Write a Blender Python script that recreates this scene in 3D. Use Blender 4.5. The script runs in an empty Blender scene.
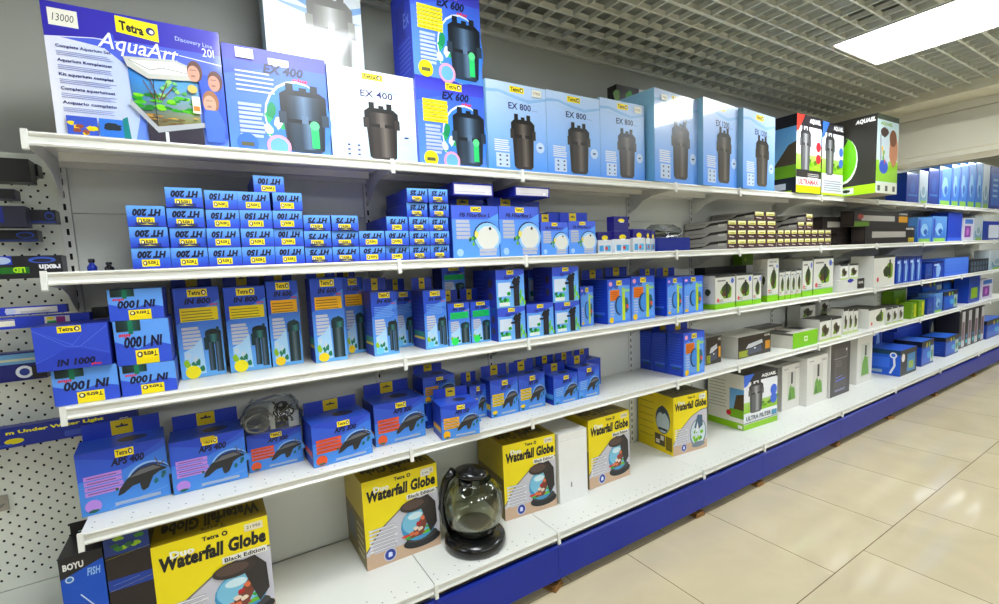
import bpy, math, random
from mathutils import Vector, Matrix
random.seed(11)
SC = bpy.context.scene
COL = SC.collection
PI = math.pi

LAMP = 13.0
EXPO = 0.6
SAT = 1.1
# ------------------------------------------------------------ materials
def lin(c):
    r = []
    for v in c[:3]:
        v = v / 255.0
        r.append(v / 12.92 if v <= 0.04045 else ((v + 0.055) / 1.055) ** 2.4)
    return (r[0], r[1], r[2], 1.0)

def mat(name, rgb=None, rough=0.5, metal=0.0, coat=0.0, coat_rough=0.1, attr=False, noise=0.0, scale=8.0, spec=0.5, emit=None, trans=0.0, alpha=1.0, ior=1.45):
    m = bpy.data.materials.new(name)
    m.use_nodes = True
    nt = m.node_tree
    b = nt.nodes['Principled BSDF']
    b.inputs['Roughness'].default_value = rough
    b.inputs['Metallic'].default_value = metal
    b.inputs['Coat Weight'].default_value = coat
    b.inputs['Coat Roughness'].default_value = coat_rough
    b.inputs['Specular IOR Level'].default_value = spec
    b.inputs['Transmission Weight'].default_value = trans
    b.inputs['Alpha'].default_value = alpha
    b.inputs['IOR'].default_value = ior
    if attr:
        a = nt.nodes.new('ShaderNodeVertexColor'); a.layer_name = 'Col'
        src = a.outputs['Color']
    else:
        a = nt.nodes.new('ShaderNodeRGB'); a.outputs[0].default_value = lin(rgb)
        src = a.outputs[0]
    if noise > 0:
        tc = nt.nodes.new('ShaderNodeTexCoord')
        n = nt.nodes.new('ShaderNodeTexNoise'); n.inputs['Scale'].default_value = scale
        n.inputs['Detail'].default_value = 4
        nt.links.new(tc.outputs['Object'], n.inputs['Vector'])
        mr = nt.nodes.new('ShaderNodeMapRange')
        mr.inputs['To Min'].default_value = 1 - noise; mr.inputs['To Max'].default_value = 1 + noise
        nt.links.new(n.outputs['Fac'], mr.inputs['Value'])
        mx = nt.nodes.new('ShaderNodeVectorMath'); mx.operation = 'SCALE'
        nt.links.new(src, mx.inputs[0]); nt.links.new(mr.outputs[0], mx.inputs['Scale'])
        src = mx.outputs[0]
        bp = nt.nodes.new('ShaderNodeBump'); bp.inputs['Strength'].default_value = 0.06; bp.inputs['Distance'].default_value = 0.004
        nt.links.new(n.outputs['Fac'], bp.inputs['Height']); nt.links.new(bp.outputs[0], b.inputs['Normal'])
    nt.links.new(src, b.inputs['Base Color'])
    if emit:
        b.inputs['Emission Color'].default_value = lin(emit[0]); b.inputs['Emission Strength'].default_value = emit[1]
    return m

M = {
    'card': mat('printed_card', attr=True, rough=0.42, coat=0.25, coat_rough=0.25, noise=0.03, scale=14),
    'gloss': mat('wrapped_card', attr=True, rough=0.4, coat=0.8, coat_rough=0.08, noise=0.02, scale=9),
    'white': mat('white_powder_coat', (232, 232, 226), rough=0.38, noise=0.02, scale=5),
    'panel': mat('cream_back_panel', (226, 228, 222), rough=0.55, noise=0.02, scale=3),
    'peg': mat('pegboard_metal', (228, 231, 218), rough=0.5, noise=0.02, scale=3),
    'kick': mat('blue_kick_panel', (2, 38, 160), rough=0.34, noise=0.04, scale=4),
    'slot': mat('dark_slot', (18, 18, 20), rough=0.8),
    'black': mat('black_plastic', (14, 14, 16), rough=0.22, coat=0.4, noise=0.02),
    'dgrey': mat('dark_grey_plastic', (45, 46, 48), rough=0.4, noise=0.02),
    'steel': mat('zinc_steel', (170, 170, 168), rough=0.3, metal=0.9, noise=0.04, scale=20),
    'wood': mat('plywood_block', (150, 108, 58), rough=0.7, noise=0.25, scale=18),
    'wall': mat('wall_paint', (186, 188, 180), rough=0.8, noise=0.02, scale=2),
    'beam': mat('beam_paint', (244, 240, 222), rough=0.7, noise=0.02, scale=2),
    'grid': mat('ceiling_grid_metal', (222, 224, 214), rough=0.5, noise=0.02, scale=6),
    'plenum': mat('plenum_concrete', (168, 172, 164), rough=0.9, noise=0.15, scale=3),
    'lamp': mat('lamp_diffuser', (255, 255, 255), rough=0.5, emit=((244, 251, 255), LAMP)),
    'hose': mat('grey_hose', (140, 140, 136), rough=0.35, noise=0.03),
    'cable': mat('black_cable', (28, 28, 30), rough=0.4, noise=0.02),
    'wallp': mat('front_wall_paint', (140, 142, 142), rough=0.8, noise=0.02, scale=2),
}
def glass(name, col, rough, alpha):
    m = bpy.data.materials.new(name); m.use_nodes = True
    nt = m.node_tree; nt.nodes.clear()
    o = nt.nodes.new('ShaderNodeOutputMaterial')
    g = nt.nodes.new('ShaderNodeBsdfGlossy'); g.inputs['Roughness'].default_value = rough
    t = nt.nodes.new('ShaderNodeBsdfTransparent'); t.inputs['Color'].default_value = lin(col)
    mx = nt.nodes.new('ShaderNodeMixShader')
    lw = nt.nodes.new('ShaderNodeLayerWeight'); lw.inputs['Blend'].default_value = 0.25
    n = nt.nodes.new('ShaderNodeTexNoise'); n.inputs['Scale'].default_value = 30
    bp = nt.nodes.new('ShaderNodeBump'); bp.inputs['Strength'].default_value = alpha
    nt.links.new(n.outputs['Fac'], bp.inputs['Height'])
    if alpha > 0.05: nt.links.new(bp.outputs[0], g.inputs['Normal'])
    mr = nt.nodes.new('ShaderNodeMapRange'); mr.inputs['To Min'].default_value = 0.05; mr.inputs['To Max'].default_value = 0.55
    nt.links.new(lw.outputs['Fresnel'], mr.inputs['Value'])
    nt.links.new(mr.outputs[0], mx.inputs['Fac'])
    nt.links.new(t.outputs[0], mx.inputs[1]); nt.links.new(g.outputs[0], mx.inputs[2])
    nt.links.new(mx.outputs[0], o.inputs['Surface'])
    return m
M['glass'] = glass('smoked_clear_glass', (240, 242, 232), 0.02, 0.0)
M['film'] = glass('clear_plastic_film', (225, 228, 232), 0.15, 0.5)

# floor: square polished beige tiles, every other row shifted
def floor_mat():
    m = bpy.data.materials.new('polished_beige_tile'); m.use_nodes = True
    nt = m.node_tree; b = nt.nodes['Principled BSDF']
    tc = nt.nodes.new('ShaderNodeTexCoord')
    mp = nt.nodes.new('ShaderNodeMapping'); mp.inputs['Location'].default_value = (-1.56 + 0.28, 1.142, 0)
    br = nt.nodes.new('ShaderNodeTexBrick')
    br.offset = 0.45; br.offset_frequency = 2; br.squash = 1.0
    br.inputs['Scale'].default_value = 1.0
    br.inputs['Brick Width'].default_value = 0.6365; br.inputs['Row Height'].default_value = 0.6365
    br.inputs['Mortar Size'].default_value = 0.0022; br.inputs['Mortar Smooth'].default_value = 0.2
    br.inputs['Color1'].default_value = lin((214, 199, 166)); br.inputs['Color2'].default_value = lin((208, 192, 157))
    br.inputs['Mortar'].default_value = lin((122, 98, 72)); br.inputs['Bias'].default_value = 0
    nt.links.new(tc.outputs['Object'], mp.inputs[0]); nt.links.new(mp.outputs[0], br.inputs['Vector'])
    n = nt.nodes.new('ShaderNodeTexNoise'); n.inputs['Scale'].default_value = 2.2; n.inputs['Detail'].default_value = 6; n.inputs['Distortion'].default_value = 1.2
    nt.links.new(tc.outputs['Object'], n.inputs['Vector'])
    mr = nt.nodes.new('ShaderNodeMapRange'); mr.inputs['From Min'].default_value = 0.3; mr.inputs['From Max'].default_value = 0.7
    mr.inputs['To Min'].default_value = 0.93; mr.inputs['To Max'].default_value = 1.05
    nt.links.new(n.outputs['Fac'], mr.inputs['Value'])
    vm = nt.nodes.new('ShaderNodeVectorMath'); vm.operation = 'SCALE'
    nt.links.new(br.outputs['Color'], vm.inputs[0]); nt.links.new(mr.outputs[0], vm.inputs['Scale'])
    nt.links.new(vm.outputs[0], b.inputs['Base Color'])
    b.inputs['Roughness'].default_value = 0.14
    b.inputs['Specular IOR Level'].default_value = 0.5
    n2 = nt.nodes.new('ShaderNodeTexNoise'); n2.inputs['Scale'].default_value = 6
    nt.links.new(tc.outputs['Object'], n2.inputs['Vector'])
    mr2 = nt.nodes.new('ShaderNodeMapRange'); mr2.inputs['To Min'].default_value = 0.03; mr2.inputs['To Max'].default_value = 0.12
    nt.links.new(n2.outputs['Fac'], mr2.inputs['Value']); nt.links.new(mr2.outputs[0], b.inputs['Roughness'])
    bp = nt.nodes.new('ShaderNodeBump'); bp.inputs['Strength'].default_value = 0.2; bp.inputs['Distance'].default_value = 0.002; bp.invert = True
    nt.links.new(br.outputs['Fac'], bp.inputs['Height']); nt.links.new(bp.outputs[0], b.inputs['Normal'])
    return m
M['floor'] = floor_mat()

# ------------------------------------------------------------ mesh builder
class G:
    def __init__(s, mats=('card',)):
        s.v = []; s.f = []; s.c = []; s.m = []; s.mats = list(mats); s.cur = 0; s.sm = []
    def use(s, m):
        if m not in s.mats: s.mats.append(m)
        s.cur = s.mats.index(m); return s
    def face(s, pts, col=(255, 255, 255), smooth=False):
        i = len(s.v); s.v += [tuple(p) for p in pts]; s.f.append(tuple(range(i, i + len(pts))))
        s.c.append(col if isinstance(col, list) else [col] * len(pts)); s.m.append(s.cur); s.sm.append(smooth)
    def mesh(s, vs, fs, col=(255, 255, 255), smooth=False):
        i = len(s.v); s.v += [tuple(p) for p in vs]
        for f in fs:
            s.f.append(tuple(i + k for k in f)); s.c.append([col] * len(f)); s.m.append(s.cur); s.sm.append(smooth)
    def box(s, x0, x1, y0, y1, z0, z1, col=(255, 255, 255), cols=None):
        P = [(x0, y0, z0), (x1, y0, z0), (x1, y1, z0), (x0, y1, z0), (x0, y0, z1), (x1, y0, z1), (x1, y1, z1), (x0, y1, z1)]
        F = dict(front=(0, 1, 5, 4), right=(1, 2, 6, 5), back=(2, 3, 7, 6), left=(3, 0, 4, 7), top=(4, 5, 6, 7), bottom=(3, 2, 1, 0))
        for k, f in F.items():
            s.face([P[i] for i in f], (cols or {}).get(k, col))
    def extr(s, prof, a, b, axis='x', col=(255, 255, 255), close=True):
        """extrude a 2D profile [(p,q)..] between a and b along an axis"""
        def P(t, p, q): return {'x': (t, p, q), 'y': (p, t, q), 'z': (p, q, t)}[axis]
        n = len(prof); i = len(s.v)
        s.v += [P(a, *p) for p in prof] + [P(b, *p) for p in prof]
        fs = [(k, (k + 1) % n, n + (k + 1) % n, n + k) for k in range(n)]
        fs += [tuple(range(n))[::-1], tuple(range(n, 2 * n))]
        for f in fs:
            s.f.append(tuple(i + k for k in f)); s.c.append([col] * len(f)); s.m.append(s.cur); s.sm.append(False)
    def lathe(s, prof, cx=0, cy=0, n=32, col=(255, 255, 255), sx=1, sy=1, smooth=True):
        i = len(s.v)
        for r, z in prof:
            for k in range(n):
                a = 2 * PI * k / n; s.v.append((cx + r * math.cos(a) * sx, cy + r * math.sin(a) * sy, z))
        for j in range(len(prof) - 1):
            for k in range(n):
                k2 = (k + 1) % n
                s.f.append((i + j * n + k, i + j * n + k2, i + (j + 1) * n + k2, i + (j + 1) * n + k)); s.c.append([col] * 4); s.m.append(s.cur); s.sm.append(smooth)
    def tube(s, pts, r, n=8, col=(255, 255, 255)):
        pts = [Vector(p) for p in pts]; i = len(s.v); rr = r if isinstance(r, list) else [r] * len(pts)
        for k, p in enumerate(pts):
            t = (pts[min(k + 1, len(pts) - 1)] - pts[max(k - 1, 0)]).normalized()
            a = t.cross(Vector((0, 0, 1)));
            if a.length < 0.1: a = t.cross(Vector((0, 1, 0)))
            a.normalize(); b = t.cross(a)
            for q in range(n):
                an = 2 * PI * q / n; s.v.append(tuple(p + (a * math.cos(an) + b * math.sin(an)) * rr[k]))
        for k in range(len(pts) - 1):
            for q in range(n):
                q2 = (q + 1) % n
                s.f.append((i + k * n + q, i + k * n + q2, i + (k + 1) * n + q2, i + (k + 1) * n + q)); s.c.append([col] * 4); s.m.append(s.cur); s.sm.append(True)
        for base, rev in ((i, True), (i + (len(pts) - 1) * n, False)):
            f = tuple(range(base, base + n)); s.f.append(f[::-1] if rev else f); s.c.append([col] * n); s.m.append(s.cur); s.sm.append(False)
    def data(s, name):
        me = bpy.data.meshes.new(name)
        me.from_pydata(s.v, [], s.f)
        at = me.color_attributes.new('Col', 'FLOAT_COLOR', 'CORNER')
        flat = []
        for cs in s.c:
            for c in cs:
                r = lin(c); L = .2126 * r[0] + .7152 * r[1] + .0722 * r[2]
                flat.extend([max(0, L + (q - L) * SAT) for q in r[:3]] + [1])
        at.data.foreach_set('color', flat)
        me.polygons.foreach_set('material_index', s.m)
        me.polygons.foreach_set('use_smooth', s.sm)
        for m in s.mats: me.materials.append(M[m])
        me.update()
        return me
    def obj(s, name, parent=None, loc=(0, 0, 0), rz=0):
        o = bpy.data.objects.new(name, s.data(name)); COL.objects.link(o)
        o.location = loc; o.rotation_euler = (0, 0, rz)
        if parent: o.parent = parent
        return o

def tag(o, label=None, cat=None, group=None, kind=None):
    if label: o['label'] = label
    if cat: o['category'] = cat
    if group: o['group'] = group
    if kind: o['kind'] = kind
    return o
def empty(name, loc=(0, 0, 0), rz=0):
    o = bpy.data.objects.new(name, None); COL.objects.link(o); o.location = loc; o.rotation_euler = (0, 0, rz); o.empty_display_size = 0.05
    return o

# ------------------------------------------------------------ lettering
_tc = {}
def glyphs(t, bold, shear):
    k = (t, bold, shear)
    if k not in _tc:
        cu = bpy.data.curves.new('letters', 'FONT'); cu.body = t; cu.size = 1; cu.resolution_u = 2; cu.offset = bold * 1.5; cu.shear = shear; cu.space_character = 1.0 + bold
        o = bpy.data.objects.new('letters', cu); COL.objects.link(o)
        dg = bpy.context.evaluated_depsgraph_get(); me = bpy.data.meshes.new_from_object(o.evaluated_get(dg))
        vs = [(v.co.x, v.co.y) for v in me.vertices]; fs = [tuple(p.vertices) for p in me.polygons]
        bpy.data.objects.remove(o); bpy.data.curves.remove(cu); bpy.data.meshes.remove(me)
        x0 = min(v[0] for v in vs); x1 = max(v[0] for v in vs); y0 = min(v[1] for v in vs); y1 = max(v[1] for v in vs)
        _tc[k] = ([((x - x0) / (x1 - x0), (y - y0) / (y1 - y0)) for x, y in vs], fs)
    return _tc[k]

# ------------------------------------------------------------ printed faces
class F:
    """a rectangular printed face: u to the right, v up, each print layer lies a hair above the last"""
    def __init__(s, g, o, ux, uy, w, h, flip=False):
        s.g = g; s.o = Vector(o); s.x = Vector(ux); s.y = Vector(uy); s.n = s.x.cross(s.y); s.w = w; s.h = h; s.k = 0.0003; s.flip = flip
    def P(s, u, v):
        if s.flip: u, v = 1 - u, 1 - v
        return s.o + s.x * (u * s.w) + s.y * (v * s.h) + s.n * s.k
    def poly(s, pts, col, up=True):
        if up: s.k += 0.00009
        s.g.face([s.P(*p) for p in pts], col)
    def rect(s, u0, v0, u1, v1, col, col2=None):
        c = col if col2 is None else [col, col, col2, col2]
        s.poly([(u0, v0), (u1, v0), (u1, v1), (u0, v1)], c)
    def hgrad(s, u0, v0, u1, v1, cols):
        s.k += 0.00009; n = len(cols) - 1
        for i in range(n):
            a = u0 + (u1 - u0) * i / n; b = u0 + (u1 - u0) * (i + 1) / n
            s.g.face([s.P(a, v0), s.P(b, v0), s.P(b, v1), s.P(a, v1)], [cols[i], cols[i + 1], cols[i + 1], cols[i]])
    def ell(s, u, v, ru, rv, col, n=20, a0=0, a1=2 * PI):
        full = abs(a1 - a0 - 2 * PI) < 1e-4
        pts = [(u + ru * math.cos(a0 + (a1 - a0) * i / n), v + rv * math.sin(a0 + (a1 - a0) * i / n)) for i in range(n if full else n + 1)]
        s.poly(pts, col)
    def circ(s, u, v, r, col, n=20):   # r relative to width
        s.ell(u, v, r, r * s.w / s.h, col, n)
    def line(s, pts, t, col):
        s.k += 0.00009
        for a, b in zip(pts[:-1], pts[1:]):
            dx = (b[0] - a[0]) * s.w; dy = (b[1] - a[1]) * s.h; L = math.hypot(dx, dy) or 1
            nx = -dy / L * t / 2; ny = dx / L * t / 2
            s.g.face([s.P(a[0] - nx, a[1] - ny * s.w / s.h), s.P(b[0] - nx, b[1] - ny * s.w / s.h), s.P(b[0] + nx, b[1] + ny * s.w / s.h), s.P(a[0] + nx, a[1] + ny * s.w / s.h)], col)
    def bars(s, u0, v0, u1, v1, n, col, fill=0.6, rag=0.15):
        s.k += 0.00009; rnd = random.Random(int(u0 * 1000 + v0 * 77 + n)); st = (v1 - v0) / n
        for i in range(n):
            a = v0 + i * st; e = u1 - (u1 - u0) * rag * rnd.random()
            s.g.face([s.P(u0, a), s.P(e, a), s.P(e, a + st * fill), s.P(u0, a + st * fill)], col)
    def text(s, t, u0, v0, u1, v1, col, bold=0.0, shear=0.0, tilt=0.0):
        s.k += 0.00009; vs, fs = glyphs(t, bold, shear)
        s.g.mesh([s.P(u0 + (u1 - u0) * x, v0 + (v1 - v0) * y + tilt * x) for x, y in vs], fs, col)
    def logo(s, u0, v0, u1, v1):
        s.rect(u0, v0, u1, v1, (250, 228, 20)); du = u1 - u0; dv = v1 - v0
        s.text('Tetra', u0 + du * .06, v0 + dv * .22, u0 + du * .66, v0 + dv * .82, (20, 20, 40), 0.02)
        s.ell(u0 + du * .82, v0 + dv * .52, du * .12, dv * .34, (20, 20, 60)); s.ell(u0 + du * .83, v0 + dv * .5, du * .065, dv * .2, (250, 240, 180))
    def blob(s, u, v, ru, rv, col, seed=1, n=16, amp=.3):
        r = random.Random(seed)
        s.poly([(u + ru * (1 - amp * r.random()) * math.cos(2 * PI * i / n), v + rv * (1 - amp * r.random()) * math.sin(2 * PI * i / n)) for i in range(n)], col)
    def plants(s, u0, v0, u1, v1, seed=1, n=7, cols=((40, 130, 50), (110, 180, 50), (30, 90, 60)), q=.22):
        r = random.Random(seed)
        for i in range(n):
            s.blob(u0 + (u1 - u0) * r.random(), v0 + (v1 - v0) * r.random(), (u1 - u0) * q, (v1 - v0) * (q + .03), cols[i % len(cols)], seed + i, 11, .5)
    def can(s, u0, v0, u1, v1, body=(52, 45, 42), hi=(108, 100, 94), dark=(18, 16, 16), head=.3):
        """canister filter: tapering drum, wider head with clips, hose sockets on top"""
        du = u1 - u0; dv = v1 - v0; hv = v1 - dv * head
        s.poly([(u0 + du * .1, v0 + dv * .05), (u0 + du * .2, v0), (u1 - du * .2, v0), (u1 - du * .1, v0 + dv * .05), (u1 - du * .04, hv), (u0 + du * .04, hv)], body)
        s.hgrad(u0 + du * .1, v0 + dv * .05, u1 - du * .1, hv, [dark, body, body, hi, body, dark])
        s.poly([(u0, hv - dv * .1), (u1, hv - dv * .1), (u1, v1 - dv * .12), (u1 - du * .15, v1 - dv * .05), (u0 + du * .15, v1 - dv * .05), (u0, v1 - dv * .12)], dark)
        s.hgrad(u0 + du * .12, hv - dv * .04, u1 - du * .12, v1 - dv * .13, [dark, body, hi, body, dark])
        s.rect(u0 - du * .04, hv - dv * .12, u0 + du * .12, hv + dv * .06, body); s.rect(u1 - du * .12, hv - dv * .12, u1 + du * .04, hv + dv * .06, body)
        for a in (.22, .5, .74): s.rect(u0 + du * (a - .08), v1 - dv * .1, u0 + du * (a + .08), v1 + dv * (.05 if a != .5 else .0), dark)
        s.rect(u0 + du * .44, hv - dv * .1, u0 + du * .58, hv + dv * .02, hi)
    def pump(s, u0, v0, u1, v1):
        du = u1 - u0; dv = v1 - v0
        def q(*p): return [(u0 + du * a, v0 + dv * b) for a, b in p]
        s.poly(q((0, .05), (.05, .3), (.2, .6), (.45, .88), (.75, .95), (1, .72), (.99, .66), (.85, .62), (.72, .5), (.6, .1), (.5, .02), (.46, .1), (.44, .34), (.3, .3), (.12, .1)), (42, 42, 44))
        s.poly(q((.25, .62), (.47, .84), (.74, .9), (.9, .76), (.7, .72), (.45, .66)), (105, 105, 108))

BL = (42, 84, 208); DK = (22, 36, 140); LB = (118, 168, 240)
ART = {}
def art(*names):
    def d(fn):
        for n in names: ART[n] = fn
        return fn
    return d
def base3(f, top=(36, 44, 170), mid=(58, 110, 220), low=(120, 175, 240)):
    f.rect(0, 0, 1, .55, low, mid); f.k -= 0.00009; f.rect(0, .55, 1, 1, mid, top)

@art('aqart')
def a_aqart(f, k):
    if k != 'front':
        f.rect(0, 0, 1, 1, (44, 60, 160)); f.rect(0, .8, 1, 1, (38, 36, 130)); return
    f.rect(0, 0, 1, 1, (110, 146, 240), (60, 70, 205))
    f.poly([(0.02, 0), (.42, 0), (.46, .2), (.42, .6), (.3, .72), (0, .76), (0, .02)], [(238, 240, 250), (190, 205, 245), (180, 200, 245), (190, 205, 245), (215, 222, 246), (230, 232, 248), (240, 242, 250)])
    f.rect(0, .8, 1, 1, (48, 40, 168)); f.poly([(0, .8), (0, .74), (.3, .79), (.6, .8)], (48, 40, 168))
    f.line([(0, .74), (.25, .78), (.55, .775), (1, .72)], .006, (225, 230, 255))
    f.rect(.03, .83, .18, .955, (240, 238, 226)); f.text('13000', .05, .865, .16, .92, (60, 60, 60), .0, .2)
    f.poly([(.38, .86), (.62, .83), (.62, .97), (.38, .985)], (250, 232, 20)); f.text('Tetra', .4, .88, .535, .955, (20, 20, 20), .03, 0, -.02); f.circ(.575, .905, .027, (30, 40, 110)); f.circ(.58, .902, .013, (240, 240, 255))
    f.text('AquaArt', .275, .68, .735, .84, (70, 90, 215), .03, .3, -.04); f.text('AquaArt', .27, .685, .73, .845, (255, 255, 255), .005, .3, -.04)
    f.text('Discovery Line', .72, .86, .95, .905, (190, 205, 255), 0, 0, -.02); f.text('20l', .88, .775, .955, .845, (240, 245, 255))
    for i, t in enumerate(('Complete Aquarium Set', 'Aquarium Komplettset', 'Kit aquarium complet', 'Complete aquariumset', 'Acquario completo')):
        v = .665 - i * .105; f.text(t, .05, v, .335, v + .03, (50, 60, 120), .02); f.bars(.05, v - .05, .35, v - .01, 3, (140, 150, 200), .35)
    # picture: tank with planting
    f.poly([(.42, .60), (.52, .52), (.83, .57), (.83, .2), (.56, .12), (.43, .3)], [(60, 130, 220), (70, 150, 225), (90, 170, 230), (150, 150, 90), (120, 90, 40), (60, 100, 120)])
    f.plants(.46, .27, .82, .4, 5, 26, ((50, 160, 40), (130, 210, 60), (30, 120, 40), (90, 190, 50)), .12); f.plants(.6, .36, .82, .52, 8, 14, ((130, 200, 130), (90, 170, 90), (160, 210, 120)), .1)
    f.plants(.5, .17, .8, .24, 12, 16, ((170, 130, 70), (120, 90, 50), (190, 160, 80)), .1)
    for a, b, c, d in ((.5, .5, .56, .36), (.68, .48, .6, .36), (.54, .52, .58, .36), (.64, .5, .59, .36)): f.line([(a, b), (c, d)], .006, (104, 56, 40))
    f.line([(.56, .13), (.56, .53)], .005, (30, 50, 50))
    f.poly([(.40, .67), (.7, .7), (.8, .66), (.84, .575), (.83, .55), (.53, .52), (.42, .6)], (196, 198, 192)); f.poly([(.43, .65), (.7, .68), (.78, .64), (.8, .59), (.54, .56)], (232, 234, 230)); f.line([(.43, .65), (.55, .59), (.62, .62), (.8, .6)], .004, (110, 110, 104))
    f.poly([(.5, .18), (.5, 0), (.84, 0), (.84, .18), (.56, .1)], (40, 34, 50)); f.poly([(.41, .3), (.56, .09), (.86, .17), (.86, .21), (.56, .14), (.42, .34)], (176, 180, 186)); f.rect(.6, 0, .62, .1, (220, 225, 230))
    # three people looking on
    f.poly([(.84, .62), (1, .6), (1, .08), (.9, .1), (.85, .3)], (56, 88, 205))
    for (u, v, r, c, hc) in ((.82, .64, .042, (206, 156, 136), (96, 66, 56)), (.945, .58, .042, (200, 150, 132), (96, 62, 52)), (.905, .4, .046, (212, 164, 142), (158, 110, 78))):
        f.ell(u, v - .01, r * 1.15, r * 2.1, hc); f.ell(u - .008, v - .03, r * .9, r * 1.6, c); f.ell(u - .012, v - .05, r * .35, r * .2, tuple(int(q * .75) for q in c)); f.rect(u - .03, v - .005, u + .01, v + .003, tuple(int(q * .7) for q in c))
    f.poly([(.85, .26), (.87, .32), (.95, .32), (.99, .2), (.97, .05), (.86, .05)], (74, 112, 215))
    f.rect(.785, .28, .835, .42, (236, 232, 214)); f.rect(.79, .3, .83, .34, (230, 130, 60)); f.circ(.795, .48, .03, (236, 190, 110))
    f.rect(.06, .02, .22, .16, (60, 90, 200)); f.plants(.08, .03, .2, .12, 3, 8, ((250, 210, 30), (150, 80, 60), (250, 220, 60))); f.rect(.23, .02, .38, .16, (58, 120, 215)); f.blob(.3, .1, .06, .035, (30, 40, 50), 2); f.poly([(.36, .01), (.4, .01), (.39, .19), (.36, .17)], (30, 130, 130))

@art('ex400p', 'ex600p')
def a_exp(f, k, nm):
    if k != 'front':
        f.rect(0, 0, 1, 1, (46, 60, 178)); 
        if k == 'left':
            f.rect(.2, .45, .7, .85, (38, 48, 150)); f.bars(.3, .08, .95, .45, 7, (92, 110, 205), .3); f.text('Ex', .62, .55, .9, .7, (130, 150, 225))
        return
    f.rect(0, 0, 1, 1, (92, 140, 232), (60, 90, 215)); f.rect(0, .86, 1, 1, (70, 74, 200), (52, 52, 176))
    f.poly([(0, .86), (.6, .86), (.3, .8), (0, .72)], (60, 84, 205))
    n = '400' if nm == 'ex400p' else '600'; yel = n == '600'
    f.logo(.42, .89, .66, .97) if yel else f.rect(.42, .86, .62, .93, (235, 235, 240))
    if not yel: f.text('Tetra', .44, .875, .6, .92, (190, 170, 90), .02)  # white logo and dull lettering: the lamp's wash painted into their colours
    f.text('EX ' + n, .36, .775, .76, .87, (16, 16, 60), .03, .2); f.text('plus', .64, .72, .8, .77, (225, 50, 70), .03, .2)
    f.ell(.68, .36, .34, .38, (232, 240, 255)); f.ell(.69, .35, .335, .37, (70, 130, 228)); f.plants(.36, .15, .6, .45, 8, 9, ((40, 140, 90), (60, 170, 110), (220, 235, 245)))
    if yel: f.bars(.08, .5, .44, .76, 6, (250, 232, 30), .85, .03); f.bars(.12, .515, .42, .765, 6, (90, 80, 40), .16)
    else: f.bars(.1, .58, .46, .8, 5, (210, 222, 255), .35)
    f.bars(.1, .14, .34, .48, 8, (176, 190, 225), .7)
    f.can(.5, .03, .98, .68, (44, 58, 74), (96, 120, 150), (14, 20, 28), .45); f.rect(.8, .08, .88, .3, (70, 205, 120)); f.circ(.84, .31, .05, (110, 220, 150))
    f.circ(.16, .08, .1, (250, 228, 30) if yel else (60, 110, 220)); f.rect(.1, .05, .22, .09, (90, 90, 60)); f.circ(.46, .07, .12, (240, 160, 190)); f.circ(.46, .07, .09, (110, 170, 235))

@art('ex400', 'ex800', 'ex1200', 'exback')
def a_ex(f, k, nm):
    base = {'ex400': ((180, 216, 250), (246, 250, 255)), 'ex800': ((86, 150, 240), (196, 218, 250)), 'ex1200': ((90, 152, 244), (192, 212, 248)), 'exback': ((190, 232, 252), (252, 254, 255))}[nm]
    if k != 'front':
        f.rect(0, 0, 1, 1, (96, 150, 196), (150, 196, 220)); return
    f.rect(0, 0, 1, .4, base[0], tuple((a + b) // 2 for a, b in zip(*base))); f.k -= .00009; f.rect(0, .4, 1, 1, tuple((a + b) // 2 for a, b in zip(*base)), base[1])
    f.poly([(0, .86), (.2, .88), (.45, .83), (.7, .8), (1, .86), (1, .89), (.7, .84), (.45, .87), (.2, .91), (0, .9)], (150, 190, 235) if nm != 'ex400' else (200, 222, 245))
    f.poly([(.05, .84), (.4, .8), (.75, .77), (1, .8), (.7, .795), (.4, .825)], (175, 205, 242))
    f.logo(.38, .9, .62, .97)
    if nm == 'exback':
        f.can(.42, .42, .9, .92, (170, 168, 160), (222, 222, 218), (140, 138, 132)); f.blob(.93, .3, .05, .012, (70, 110, 160), 3); return  # canister greys paled: the lamp glare is put into the print colours
    f.text('EX ' + {'ex400': '400', 'ex800': '800', 'ex1200': '1200'}[nm], .35, .71, .73, .785, (30, 34, 96), 0.012); f.text('plus', .75, .71, .84, .735, (120, 140, 190))
    f.bars(.1, .22, .36, .36, 6, (226, 232, 246), .6); f.rect(.12, .04, .34, .2, (200, 218, 246))
    for a in (.17, .28):
        for b in (.06, .11, .16): f.rect(a, b, a + .03, b + .02, (60, 70, 120))
    f.can(.38, .03 if nm != 'ex1200' else .05, .78, .63 if nm != 'ex1200' else .68, (54, 47, 44), (106, 98, 92), (20, 18, 18), .3)
    f.circ(.87, .3, .075, (198, 218, 248)); f.blob(.87, .3, .04, .012, (40, 60, 110), 3)

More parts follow.
